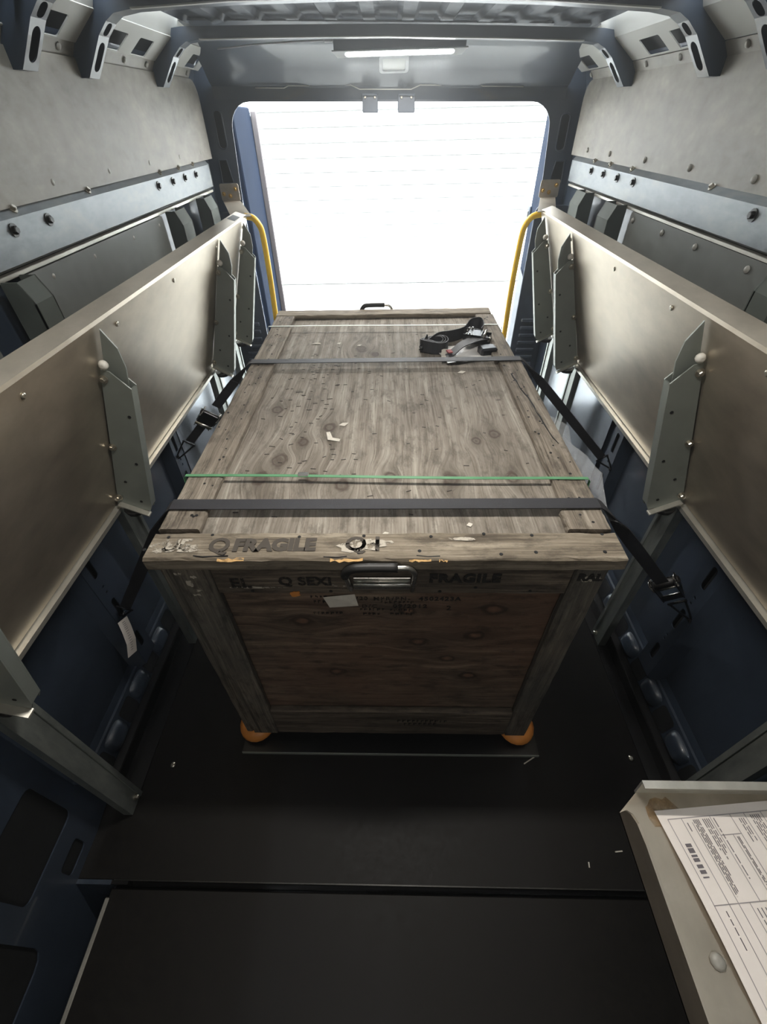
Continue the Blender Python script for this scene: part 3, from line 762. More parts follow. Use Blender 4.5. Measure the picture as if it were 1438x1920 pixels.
def shelf_bracket(sh, bot, top, y, sx, w_=0.024):
    P = lambda s, n, yy: plane_pt(bot, top, s, n, yy, sx)
    ya, yb = y-w_/2, y+w_/2
    prof = [(0.005, 0.004), (0.0, 0.088), (0.018, 0.092), (0.375, 0.066), (0.405, 0.022), (0.405, 0.004)]
    m = MB()
    for yy in (ya, yb):
        a = [P(s, n, yy) for s, n in prof]; b = [P(s, n, yy+0.003) for s, n in prof]; k = len(prof)
        m.add(a+b, [list(range(k)), list(range(k, 2*k))[::-1]]+[(i, (i+1) % k, k+(i+1) % k, k+i) for i in range(k)])
    # outer web, bottom tab and base flange
    for (s0, n0), (s1, n1) in (((0.018, 0.092), (0.375, 0.066)),):
        m.add([P(s0, n0, ya+.0031), P(s1, n1, ya+.0031), P(s1, n1, yb-.0001), P(s0, n0, yb-.0001), P(s0, n0-.003, ya+.0031), P(s1, n1-.003, ya+.0031), P(s1, n1-.003, yb-.0001), P(s0, n0-.003, yb-.0001)],
              [(0, 1, 2, 3), (4, 7, 6, 5), (0, 4, 5, 1), (2, 6, 7, 3)])
    b = add('bracket', m, 'bracket', sh)
    # inner slider with pointed top
    pr = [(0.30, 0.004), (0.30, 0.058), (0.415, 0.050), (0.455, 0.036), (0.488, 0.004)]
    yy = yb-0.006; m = MB()
    a = [P(s, n, yy) for s, n in pr]; c_ = [P(s, n, yy+0.0035) for s, n in pr]; k = len(pr)
    m.add(a+c_, [list(range(k)), list(range(k, 2*k))[::-1]]+[(i, (i+1) % k, k+(i+1) % k, k+i) for i in range(k)])
    add('bracket_point', m, 'bracket', b)
    # bottom tab
    m = MB(); q = [P(0.012, 0.01, ya-0.016), P(-0.004, 0.090, ya-0.016), P(-0.004, 0.090, ya+0.002), P(0.012, 0.01, ya+0.002)]
    m.add(q+[v-Vector((0, 0, .004)) for v in q], [(0, 1, 2, 3), (7, 6, 5, 4), (0, 4, 5, 1), (1, 5, 6, 2), (2, 6, 7, 3), (3, 7, 4, 0)])
    add('bracket_tab', m, 'alu_edge', b)
    d = (P(1, 0, 0)-P(0, 0, 0)); nn = P(0, 1, 0)-P(0, 0, 0)
    for s in (0.03, 0.20, 0.385): inst('bolt', BOLT_S, b, P(s, 0.010, ya-0.001), axis_rot((0, -1, 0)))
    inst('spacer', KNOB, b, P(0.418, 0.012, ya+0.004), axis_rot((0, -1, 0)))
    HOLE = bpy.data.meshes.get('punched_hole') or shared('punched_hole', MB().lathe([(0.004, 0), (0.004, 0.0006)], (0, 0, 0), seg=8, smooth=False), 'dark')
    for s, n in ((0.30, 0.056), (0.16, 0.062), (0.09, 0.030), (0.03, 0.066)): inst('punched_hole', HOLE, b, P(s, n, ya-0.0002), axis_rot((0, -1, 0)))
    # rubber stop and post below
    m = MB(); m.lathe([(0.030, 0), (0.026, -0.016), (0.012, -0.020)], P(-0.008, 0.042, y), (0, 0, 1), 12); add('rubber_stop', m, 'rubber', b)
    return b

def shelf_post(sh, x, y, sx, ztop=0.715):
    m = MB()
    # lipped channel open towards the wall
    pr = [(-0.030, 0.026), (-0.030, 0.0), (0.030, 0.0), (0.030, 0.026)]
    rows = []
    for z in (0.004, ztop):
        rows.append([Vector((x+sx*b, y+a, z)) for a, b in pr]+[Vector((x+sx*(b-(0 if i in (0, 3) else -0.003)), y+a*0.9, z)) for i, (a, b) in reversed(list(enumerate(pr)))])
    m.sweep(rows, False, True)
    # angled front rib
    m.bb((x-sx*0.004, y+0.018, 0.004), (x, y+0.030, ztop))
    p = add('post', m, 'post', sh)
    inst('bolt', BOLT_S, p, (x, y+0.01, 0.03), axis_rot((-sx, 0, 0)))

def folding_shelf(sx, bot, top, ya, yb, label, brks, posts, screws, seams):
    t = thing('folding_shelf', (bot[0], (ya+yb)/2, 0.0), label, 'shelf', 'folding shelves along the van walls')
    P = lambda s, n, y: plane_pt(bot, top, s, n, y, sx)
    L = (Vector(top)-Vector(bot)).length
    m = MB()
    secs = [(0, -0.004), (0, 0.0), (L-0.006, 0.0), (L, -0.004), (L, -0.046), (L-0.01, -0.046), (L-0.01, -0.043), (L-0.003, -0.043), (L-0.003, -0.008), (L-0.008, -0.004)]
    N = 1
    m.sweep([[P(s, n, y) for s, n in secs] for y in (ya, yb)], False, True)
    for y in (ya, yb): m.add([P(s, n, y) for s, n in secs], [list(range(len(secs)))])
    add('panel', m, 'alu', t)
    # end lips
    for y in (ya, yb-0.003):
        m = MB(); q = [P(0.01, -0.004, y), P(L-0.006, -0.004, y), P(L-0.006, -0.046, y), P(0.01, -0.046, y)]
        m.add(q+[v+Vector((0, .003, 0)) for v in q], [(0, 1, 2, 3), (7, 6, 5, 4), (0, 4, 5, 1), (1, 5, 6, 2), (2, 6, 7, 3), (3, 7, 4, 0)]); add('end_lip', m, 'alu_edge', t)
    # folded bottom edge / hinge rail
    m = MB()
    hs = [(-0.004, -0.002), (-0.004, 0.012), (-0.018, 0.014), (-0.024, 0.004), (-0.024, -0.02), (-0.012, -0.02)]
    m.sweep([[P(s, n, y) for s, n in hs] for y in (ya, yb)], False, True)
    for y in (ya, yb): m.add([P(s, n, y) for s, n in hs], [list(range(len(hs)))])
    add('hinge_rail', m, 'alu_edge', t)
    nn = P(0, 1, 0)-P(0, 0, 0)
    for y in screws: inst('screw', SCREW, t, P(L-0.035, 0.0, y), axis_rot(nn))
    for y in seams:
        m = MB(); q = [P(0.0, 0.0006, y), P(L-.01, 0.0006, y), P(L-.01, 0.0006, y+.012), P(0, 0.0006, y+.012)]
        m.add(q, [(0, 1, 2, 3)]); 
    for y in brks: shelf_bracket(t, bot, top, y, sx)
    for y in posts: shelf_post(t, bot[0]-sx*0.002, y, sx)
    return t, P, L
tL, PL, LL = folding_shelf(-1, (-0.753, 0.72), (-0.600, 1.199), -0.40, 2.20, 'long aluminium shelf folded up along the left wall on grey brackets',
                           (0.36, 0.91, 1.785, 2.12), (0.37, 0.93, 1.80, 2.14), (0.66, 1.00, 1.35, 1.76, 2.14), ())
tR, PR, LR = folding_shelf(1, (0.783, 0.72), (0.630, 1.196), 0.40, 2.20, 'long aluminium shelf folded up along the right wall on grey brackets',
                           (0.91, 1.785, 2.12), (0.93, 1.80, 2.14), (0.72, 1.06, 1.40, 1.80), ())
# end plates tying the shelves to the rear pillars
for sx, t, P, L, xq in ((-1, tL, PL, LL, -0.80), (1, tR, PR, LR, 0.795)):
    a = P(L-0.004, -0.012, 2.16); b = Vector((xq, 2.70, 1.192 if sx < 0 else 1.178))
    m = MB(); m.ribbon([a, a.lerp(b, 0.5)+Vector((0, 0, 0.001)), b], (0.075*-sx*0 + 0.08, 0.02, 0), 0.003); add('end_arm', m, 'alu', t)
    m = MB(); m.plate((xq, 2.702, b.z), (1, 0, 0), (0, 0, 1), rrect(-0.047, 0.0, 0.047, 0.072, 0.008, 3), (), 0.003)
    pt = add('end_plate', m, 'alu', t)
    for dx, dz in ((-0.032, 0.03), (0.0, 0.022), (0.03, 0.05)): inst('bolt', BOLT_B, pt, (xq+dx, 2.699, b.z+dz), axis_rot((0, -1, 0)))
m = MB(); a = [PL(LL+0.0006, -0.010, 2.04), PL(LL+0.0006, -0.010, 2.13), PL(LL+0.0006, -0.040, 2.13), PL(LL+0.0006, -0.040, 2.04)]
m.add(a, [(0, 1, 2, 3)]); add('sticker', m, 'rubber', tL, label='small brown sticker on the end of the shelf lip')

# folded-down right tray near the viewer
t = thing('folding_shelf', (0.56, -0.1, 0.0), 'aluminium tray shelf folded down at the near right, with a paper form on it', 'shelf', 'folding shelves along the van walls')
ZT = 0.73
m = MB(); m.plate((0, 0, ZT-0.003), (1, 0, 0), (0, 1, 0), [(0.338, -0.5), (0.80, -0.5), (0.80, 0.214), (0.372, 0.214), (0.338, 0.188)], (), 0.003)
add('panel', m, 'alu', t)
m = MB(); pts = [(-0.5, 0), (0.188, 0), (0.186, 0.022), (0.178, 0.036), (0.165, 0.045), (0.14, 0.049), (-0.5, 0.049)]
m.plate((0.338, 0, ZT-0.003), (0, 1, 0), (0, 0, 1), pts, (), 0.0035); add('front_lip', m, 'alu', t)
m = MB(); m.plate((0, 0.2175, ZT-0.003), (1, 0, 0), (0, 0, 1), [(0.372, 0), (0.80, 0), (0.80, 0.047), (0.366, 0.047)], (), 0.0035)
m.plate((0, 0.207, ZT+0.0425), (1, 0, 0), (0, 1, 0), [(0.366, 0), (0.80, 0), (0.80, 0.0105), (0.366, 0.0105)], (), 0.002); add('end_lip', m, 'alu_edge', t)
inst('rivet', RIVET, t, (0.396, 0.035, ZT), None)
shelf_post(t, 0.781, 0.365, 1, 0.715)
m = MB()
r2 = random.Random(3)
for k in range(1):
    ring = [Vector((0.403+0.030*math.cos(a)*(0.7+0.3*r2.random()), 0.186+0.024*math.sin(a)*(0.7+0.5*r2.random()), ZT+0.0003)) for a in [2*math.pi*i/18 for i in range(18)]]
    m.add(ring, [list(range(18))])
add('rust_stain', m, 'rust', t)

# ------------------------------------------------------------------ grab rails
def smooth_path(pts, n=6):
    P = [Vector(p) for p in pts]; out = []
    for i in range(len(P)-1):
        p0, p1, p2, p3 = P[max(i-1, 0)], P[i], P[i+1], P[min(i+2, len(P)-1)]
        for k in range(n):
            u = k/n; out.append(0.5*((2*p1)+(-p0+p2)*u+(2*p0-5*p1+4*p2-p3)*u*u+(-p0+3*p1-3*p2+p3)*u**3))
    return out+[P[-1]]
def sc_y(pts, k): return [(x*k, 2.8*k, 1.5+(z-1.5)*k) for x, z in pts]
kk = 2.24/2.8
m = MB(); m.tube(smooth_path(sc_y([(-.775, 1.112), (-.735, 1.105), (-.708, 1.075), (-.695, 1.02), (-.694, .813), (-.70, .573), (-.705, .25)], kk)), 0.0125, 10)
o = tag(add('grab_rail', m, 'yellow'), 'yellow tubular grab rail at the rear end of the left shelf', 'handrail', 'yellow grab rails by the rear doors')
m = MB(); m.tube(smooth_path(sc_y([(.812, 1.095), (.765, 1.085), (.735, 1.05), (.722, .98), (.716, .734), (.72, .462), (.722, .22)], kk)), 0.0125, 10)
tag(add('grab_rail', m, 'yellow'), 'yellow tubular grab rail at the rear end of the right shelf', 'handrail', 'yellow grab rails by the rear doors')

# ------------------------------------------------------------------ crate
crate = thing('wooden_crate', CB, 'large weathered wooden shipping crate strapped down in the middle of the van', 'crate')
XL, XR, YF, YK = -0.452, 0.417, 0.548, 1.915
ZB, ZLID = 0.068, 0.862
m = MB(); m.bb((XL+.02, YF+0.022, ZB+0.02), (XR-.02, YF+0.034, ZLID)); front = add('front_panel', m, 'front_ply', crate)
m = MB(); m.bb((XL, YF+0.02, ZB), (XL+0.018, YK, ZLID)); add('side_panel', m, 'side_ply', crate, 0.002)
m = MB(); m.bb((XR-0.018, YF+0.02, ZB), (XR, YK, ZLID)); add('side_panel', m, 'side_ply', crate, 0.002)
m = MB(); m.bb((XL+0.018, YK-0.02, ZB), (XR-0.018, YK, ZLID)); add('rear_panel', m, 'side_ply', crate, 0.002)
m = MB(); m.bb((XL+0.018, YF+0.034, ZB), (XR-0.018, YK-0.02, ZB+0.02)); add('bottom_panel', m, 'side_ply', crate)
m = MB(); m.board((XL+0.022, YF, ZB), (-0.352, YF+0.022, 0.861), 'Z', 20, .0015, .002, 11); postl = add('corner_post', m, 'post_z', crate)
m = MB(); m.board((XL, YF+0.002, ZB+.004), (XL+0.0215, YF+0.02, 0.861), 'Z', 20, .0018, .003, 12); add('edge_strip', m, 'post_z', crate)
m = MB(); m.board((0.352, YF, ZB), (XR-0.0005, YF+0.022, 0.861), 'Z', 20, .0015, .002, 13); postr = add('corner_post', m, 'post_z', crate)
m = MB(); m.board((-0.350, YF+0.001, 0.776), (0.350, YF+0.022, 0.861), 'X', 24, .0015, .002, 14); trail = add('top_rail', m, 'rail_x', crate)
m = MB(); m.board((-0.350, YF+0.001, ZB), (0.350, YF+0.022, 0.222), 'X', 24, .0015, .002, 15); brail = add('bottom_rail', m, 'rail_x', crate)
# lid: ply sheet framed by boards
m = MB(); m.bb((-0.455, 0.545, 0.863), (0.418, 1.925, 0.882)); lid = add('lid_sheet', m, 'lid_ply', crate, 0.001)
zt0, zt1 = 0.8822, 0.900
def lb(lo, hi, ax, n, seed, mat, chip=.003): 
    m = MB(); m.board((lo[0], lo[1], zt0), (hi[0], hi[1], zt1), ax, n, .0018, chip, seed); return add('lid_board', m, mat, crate)
m = MB(); m.board((-0.460, 0.533, 0.866), (0.430, 0.606, zt1), 'X', 40, .0025, .006, 21); lfront = add('lid_board', m, 'lid_board_x', crate)
lb((-0.462, 0.615), (-0.378, 0.672), 'Y', 6, 22, 'lid_board_y'); lb((-0.460, 0.675), (-0.379, 1.742), 'Y', 34, 23, 'lid_board_y', .004)
lb((-0.464, 1.746), (-0.386, 1.858), 'Y', 6, 24, 'lid_board_y')
lb((0.345, 0.613), (0.430, 0.668), 'Y', 6, 25, 'lid_board_y'); lb((0.356, 0.671), (0.430, 1.40), 'Y', 26, 26, 'lid_board_y', .006); lb((0.345, 1.404), (0.418, 1.845), 'Y', 14, 27, 'lid_board_y')
lb((-0.464, 1.862), (0.412, 1.93), 'X', 30, 28, 'lid_board_x')
# cracked split along the right lid board
m = MB(); r2 = random.Random(4); path = []; x = 0.378
for i in range(16):
    path.append(Vector((x+r2.uniform(-.003, .003), 1.30-0.026*i, zt1-.0006))); x += 0.002
m.ribbon(path, [(r2.uniform(.0008, .0045), 0, 0) for _ in path], 0.002); add('split', m, 'dark', crate)
m = MB()
for (xa, n_) in ((-0.37, 4), (-0.12, 3), (0.05, 3)):
    path = [Vector((xa+0.022*i+r2.uniform(-.004, .004), 0.541+r2.uniform(-.002, .003), zt1-.0008)) for i in range(n_)]
    m.ribbon(path, [(0, r2.uniform(.0008, .003), 0) for _ in range(n_)], 0.002)
add('split', m, 'dark', crate)
for (x0, x1) in ((-0.11, -0.05), (0.035, 0.075), (-0.32, -0.27), (0.09, 0.105)):
    m = MB(); n_ = 7
    m.ribbon([Vector((x0+(x1-x0)*i/n_, 0.5345+r2.uniform(-.001, .002), zt1-.0035+r2.uniform(-.001, .001))) for i in range(n_+1)], [(0, .002+.006*r2.random(), .003*r2.random()) for _ in range(n_+1)], 0.002); add('splinter', m, 'splinter', crate)
# staples and nail holes
m = MB(); r2 = random.Random(9)
def staple(x, y, z, a, l, w_=.0016):
    R = Matrix.Rotation(a, 3, 'Z'); m.box((x, y, z), (l, w_, .0008), R)
for i in range(150):
    x = r2.gauss(-0.22, 0.09) if i < 95 else r2.uniform(-.36, .34); y = r2.uniform(0.80, 1.50) if i < 110 else r2.uniform(0.66, 1.80)
    if -0.37 < x < 0.34: staple(x, y, .8825, r2.gauss(0, .25), r2.uniform(.007, .013), .0022)
add('staple', m, 'staple', crate, kind='stuff')
m = MB()
def hole(x, y, z, ax, r=.0042): m.lathe([(r, 0), (r, .0007)], (x, y, z), ax, 8, False)
for x in [-0.44, -0.33, -0.17, -0.06, 0.07, 0.19, 0.29, 0.40]:
    hole(x+r2.uniform(-.02, .02), 0.595+r2.uniform(-.005, .005), zt1-.0007, (0, 0, 1), .0034); hole(x+r2.uniform(-.03, .03), 0.552+r2.uniform(-.008, .008), zt1-.0007, (0, 0, 1), .0036)
for i in range(70):
    s = r2.choice((-1, 1)); x = (-0.42 if s < 0 else 0.39)+r2.uniform(-.03, .03); hole(x, r2.uniform(.63, 1.84), zt1-.0006, (0, 0, 1), r2.uniform(.0018, .0034))
for x in (-0.28, -0.12, 0.10, 0.17, 0.28): hole(x, YF+.0012, 0.79+r2.uniform(-.004, .01), (0, -1, 0), .0035)
add('nail_hole', m, 'dark', crate, kind='stuff')
# feet
for x, y in ((-0.430, 0.585), (0.400, 0.585), (-0.430, 1.87), (0.400, 1.87)):
    m = MB(); pr = [(0.002, 0.0), (0.028, 0.004), (0.049, 0.018), (0.056, 0.036), (0.054, 0.052), (0.042, 0.064), (0.03, 0.068)]
    m.lathe(pr, (x, y, 0.0135), (0, 0, 1), 20); 
    for v in m.v: v.z = 0.0135+(v.z-0.0135)*0.8
    add('foot', m, 'orange', crate, label='rounded orange foot')
# handles
def handle(y, s, zc, xc, nm='handle'):
    m = MB(); m.bb((xc-0.056, y, zc-0.016), (xc+0.056, y+s*0.004, zc+0.020)); m.tube([(xc-.056, y+s*.006, zc+.004), (xc+.056, y+s*.006, zc+.004)], .0075, 8)
    h = add(nm, m, 'steel', crate, 0.0008)
    yo = y+s*0.020
    pts = smooth_path([(xc-.062, y+s*.006, zc-.012), (xc-.066, y+s*.014, zc+.02), (xc-.068, yo, zc+.05), (xc-.055, yo+s*.004, zc+.070), (xc-.03, yo+s*.004, zc+.074), (xc+.03, yo+s*.004, zc+.074), (xc+.05, yo+s*.003, zc+.071), (xc+.062, yo, zc+.052), (xc+.062, y+s*.014, zc+.02), (xc+.060, y+s*.006, zc-.015)], 5)
    m = MB(); m.tube(pts, .0052, 10); add('bail', m, 'steel', h)
    g_ = [p for p in pts if p.x < xc+.034 and p.z > zc+.044]
    m = MB(); m.tube(g_, .0088, 12); add('grip', m, 'rubber', h, label='black rubber grip on the handle')
    return h
handle(YF, -1, 0.814, -0.016)
h2 = handle(YK, 1, 0.838, -0.05)
# lettering
UXf, UZf = (1, 0, 0), (0, 0, 1)
def let(mb, mat, parent, **k): return add('lettering', mb, mat, parent, **k)
yf = YF-0.0006
let(text_mb('FRAGILE', 0.042, (-0.297, 0.556, zt1+.0002), (1, 0.01, 0), (0, 1, 0), 0.0026, space=1.0), 'stencil_pale', lfront)
let(text_mb('Q', 0.05, (-0.345, 0.553, zt1+.0002), (1, 0.01, 0), (0, 1, 0), 0.0016), 'stencil_pale', lfront)
let(text_mb('UE', 0.046, (-0.435, 0.553, zt1+.0002), (1, 0.01, 0), (0, 1, 0), 0.0014), 'white_worn', lfront)
let(text_mb('Q I', 0.050, (-0.085, 0.556, zt1+.0002), (1, 0.01, 0), (0, 1, 0), 0.0014), 'stencil_pale', lfront)
def blob(cx, cy, rx, ry, z, seed, n=16, plane='xy'):
    r = random.Random(seed); mm = MB(); ring = []
    for i in range(n):
        a = 2*math.pi*i/n; k = 0.55+0.6*r.random()
        p = (cx+rx*k*math.cos(a), cy+ry*k*math.sin(a))
        ring.append(Vector((p[0], p[1], z)) if plane == 'xy' else Vector((p[0], z, p[1])))
    mm.add(ring, [list(range(n))]); return mm
for i, (cx, cy, rx, ry) in enumerate(((-0.42, .567, .035, .018), (-0.375, .562, .02, .012), (-0.055, .568, .045, .018), (-0.015, .574, .025, .010), (0.135, .585, .03, .005))):
    add('paint_residue', blob(cx, cy, rx, ry, zt1+.0004, 30+i), 'white_worn', lfront)
let(text_mb('FRAGILE', 0.034, (0.076, yf, 0.818), UXf, UZf, 0.0018, space=1.12), 'stencil', trail)
let(text_mb('Q SEXI', 0.034, (-0.222, yf, 0.808), UXf, UZf, 0.0012, space=1.05), 'faint', trail)
let(text_mb('EL', 0.040, (-0.320, yf, 0.800), UXf, UZf, 0.0012, space=1.1), 'faint', trail)
let(text_mb('RAL', 0.026, (0.362, yf, 0.824), UXf, UZf, 0.0020, space=1.05), 'stencil', postr)
add('paint_residue', blob(0.385, 0.828, .030, .009, yf+.0002, 50, 16, 'xz'), 'white_worn', postr)
yp = YF+0.0214
let(text_mb('MFR/PN-', 0.0165, (-0.036, yp, 0.729), UXf, UZf, 0.0004, space=1.35), 'faint', front)
let(text_mb('4502423A', 0.0180, (0.0615, yp, 0.7285), UXf, UZf, 0.0007, space=1.22), 'stencil', front)
let(text_mb('09/2012', 0.0180, (0.006, yp, 0.702), UXf, UZf, 0.0006, space=1.28), 'stencil', front)
let(text_mb('D/C', 0.0165, (-0.062, yp, 0.702), UXf, UZf, 0.0004, space=1.3), 'faint', front)
let(text_mb('720', 0.0165, (-0.076, yp, 0.730), UXf, UZf, 0.0005, space=1.2), 'faint', front)
let(text_mb('2', 0.022, (0.122, yp, 0.694), UXf, UZf, 0.0005), 'faint', front)
m = MB(); r2 = random.Random(21)     # unreadable rubbed rows: broken strokes
for (z, x0, x1) in ((0.690, -.066, -.012), (0.688, .0, .05), (0.676, -.17, -.11), (0.674, -.06, -.02), (0.674, .0, .055), (0.735, -.17, -.14), (0.718, -.165, -.13), (0.716, -.02, .05)):
    x = x0
    while x < x1:
        w_ = r2.uniform(.004, .008)
        m.bb((x, yp-.0003, z+r2.uniform(0, .003)), (x+w_*.35, yp, z+r2.uniform(.008, .011))); m.bb((x, yp-.0003, z+r2.uniform(.003, .008)), (x+w_, yp, z+r2.uniform(.009, .011))); x += w_+.004
let(m, 'faint', front)
m = MB()
for (z, x0, x1) in ((0.16, 0.02, 0.16), (0.14, 0.04, 0.14)):
    x = x0
    while x < x1:
        w_ = r2.uniform(.006, .011); m.bb((x, yf-.0002, z), (x+w_*.4, yf+.0002, z+.014)); m.bb((x, yf-.0002, z+.010), (x+w_, yf+.0002, z+.014)); x += w_+.005
let(m, 'faint', brail)
# residue on left post, orange dot, torn label
for i, (cx, cz, rx, rz) in enumerate(((-0.414, .842, .010, .006), (-0.402, .812, .008, .012), (-0.388, .792, .012, .006), (-0.398, .770, .012, .010), (-0.388, .832, .007, .005))):
    add('paint_residue', blob(cx, cz, rx, rz, yf, 60+i, 14, 'xz'), 'white_worn', postl)
add('paint_residue', blob(-0.27, .800, .06, .004, yf, 70, 14, 'xz'), 'white_worn', trail); add('paint_residue', blob(-0.10, .806, .022, .004, yf, 71, 14, 'xz'), 'white_worn', trail)
m = blob(-0.193, .779, .012, .010, YF-0.001, 72, 14, 'xz'); m.add([v+Vector((0, .0008, 0)) for v in m.v], [list(range(14))[::-1]]); add('orange_dot', m, 'orange', trail, label='orange paint dab')
m = MB(); q = [(-0.142, .748), (-0.075, .751), (-0.069, .710), (-0.132, .703)]
m.add([(x, yp-.0008-(.006 if i == 0 else 0), z) for i, (x, z) in enumerate(q)]+[(-0.10, yp-.004, .735)], [(0, 4, 1), (1, 4, 2), (2, 4, 3), (3, 4, 0)])
add('torn_label', m, 'scrap', front, label='torn white paper label')
m = MB(); m.bb((-0.128, yp-.0022, .742), (-0.10, yp-.0018, .745))

# dark sheet the crate rests on
m = MB(); m.bb((-0.470, 0.512, 0.0005), (0.462, 1.96, 0.0125))
sheet = tag(add('base_sheet', m, 'lip', None, 0.0), 'thin black sheet on the van floor under the crate, with a pale front edge', 'board')
m = MB(); m.bb((-0.470, 0.509, 0.0015), (0.462, 0.5118, 0.0125)); add('raw_edge', m, 'bracket', sheet)

# ------------------------------------------------------------------ straps
def ratchet(parent, c, d, wv, scale=1.0, flip=1):
    """ratchet buckle at c, strap direction d (towards the hook), width vector wv"""
    c = Vector(c); d = Vector(d).normalized(); w = Vector(wv).normalized(); n = d.cross(w).normalized()*flip
    R = Matrix((w, d, n)).transposed()
    T = lambda p: c+R @ Vector(p)
    m = MB()
    for s in (-1, 1):
        m.box(T((s*.026, .0, .004)), (.003, .085, .026), R); m.box(T((s*.031, -.02, .012)), (.003, .06, .020), R)
    m.box(T((0, .035, -.002)), (.05, .02, .006), R); m.box(T((0, -.012, .018)), (.058, .05, .005), R)
    r = add('ratchet', m, 'black_metal', parent, .001)
    m = MB(); m.tube([T((-.036, -.030, .010)), T((.036, -.030, .010))], .009, 10); add('spool', m, 'rubber', r)
    m = MB()
    for s in (-1, 1):
        for k in range(9):
            a = 2*math.pi*k/9; m.box(T((s*.030, -.030+.015*math.cos(a), .010+.015*math.sin(a))), (.003, .006, .006), R @ Matrix.Rotation(a, 3, 'X'))
        m.lathe([(.013, 0), (.013, .003)], T((s*.030, -.030, .010)), w, 12, False)
    add('ratchet_gear', m, 'steel', r)
    m = MB(); m.tube([T((-.030, .022, .020)), T((.030, .022, .020))], .004, 8); m.tube([T((-.028, .04, .006)), T((.028, .04, .006))], .004, 8); add('cross_bar', m, 'steel', r)
    return r
def hook(parent, a, tip, wv):
    a, tip = Vector(a), Vector(tip); w = Vector(wv).normalized(); d = (tip-a).normalized(); n = d.cross(w).normalized(); L = (tip-a).length
    pts = smooth_path([a-w*.020, a+d*L*.55-w*.012, tip-w*.004+n*.0, tip+d*.006-n*.006, tip-n*.012+w*.002, tip+w*.004, a+d*L*.55+w*.012, a+w*.020], 4)
    m = MB(); m.tube(pts, .0032, 8); m.tube([a-w*.024, a+w*.024], .0034, 8)
    return add('hook', m, 'black_metal', parent)

ZS = 0.9035
def strap(label, y, xL, xR, anchL, anchR, ratch, tagside=None, hookL=True, group='black ratchet straps over the crate'):
    t = thing('ratchet_strap', (-0.018, y, 0.0), label, 'strap', group)
    WV = Vector((0, 0.031, 0))
    twL = Vector((0.8, 0.1, -0.58)).normalized()*0.031; twR = Vector((-0.6, 0.25, -0.75)).normalized()*0.031
    aL, aR = Vector(anchL), Vector(anchR); eL, eR = Vector((xL, y, ZS)), Vector((xR, y, ZS))
    m = MB()
    dL = (aL-eL); dR = (aR-eR)
    stopL = 0.80 if ratch == 'L' else 0.90; stopR = 0.80 if ratch == 'R' else 0.90
    rL = eL+dL*(0.42 if ratch == 'L' else stopL); rR = eR+dR*(0.62 if ratch == 'R' else stopR)
    path = [rL, eL+dL*0.30, eL+dL*0.18, eL+dL*0.08, eL+dL.normalized()*.012, eL+Vector((.006, 0, .0008)), eL+Vector((.03, 0, .0008))]
    path += [Vector((x, y, ZS+.0003)) for x in (-.25, -.05, .15, .32)]
    path += [eR+Vector((-.03, 0, .0008)), eR+Vector((-.006, 0, .0008)), eR+dR.normalized()*.012, eR+dR*0.08, eR+dR*0.18, eR+dR*0.30, rR]
    def tw(f, T): return (WV*(1-f)+T*f).normalized()*0.031
    TL = [-twL if False else twL]; wl = [tw(1, twL), tw(1, twL), tw(.8, twL), tw(.3, twL)]; wr = [tw(.3, twR), tw(.8, twR), tw(1, twR), tw(1, twR)]
    WVS = wl+[WV]*(len(path)-8)+wr
    m.ribbon(path, WVS, .0022); add('webbing', m, 'webbing', t)
    if ratch == 'R':
        c = eR+dR*0.70; ratchet(t, c, dR, twR, 1, 1); hook(t, eR+dR*0.82, aR, twR); hook(t, eL+dL*.90, aL, twL)
    else:
        c = eL+dL*0.54; ratchet(t, c, dL, twL, 1, 1)
        m = MB(); m.ribbon([eL+dL*.60, eL+dL*.80], twL, .0022); add('webbing', m, 'webbing', t)
        hook(t, eL+dL*.82, aL, twL); hook(t, eR+dR*.90, aR, twR)
    return t
t1 = strap('black ratchet strap across the near end of the crate lid, buckled at the right wall', 0.683, -0.463, 0.432, (-0.848, 0.79, 0.345), (0.848, 0.735, 0.425), 'R')
t2 = strap('black ratchet strap across the far part of the crate lid, buckled at the left wall', 1.402, -0.464, 0.432, (-0.848, 1.43, 0.50), (0.848, 1.385, 0.475), 'L')
m = MB(); P0 = Vector((-0.805, 0.745, 0.392)); rows = []
pts = [P0, P0+Vector((.006, -.012, -.03)), P0+Vector((.012, -.03, -.07)), P0+Vector((.008, -.05, -.112))]
m.ribbon(pts, Vector((0.016, 0.026, 0.0)), .0008); tg = add('care_label', m, 'paper', t1, label='white printed fabric label')
m = MB()
r2 = random.Random(5)
for i in range(14):
    s = 0.08+0.84*i/14; k = min(2, int(s*3)); p = pts[k].lerp(pts[k+1], s*3-k); m.box(p+Vector((0, 0, 0))+Vector((.0012, -.0012, 0)), (.010*r2.uniform(.6, 1), .0004, .0022), Matrix.Rotation(math.radians(58), 3, 'Z'))
add('label_print', m, 'ink', tg)

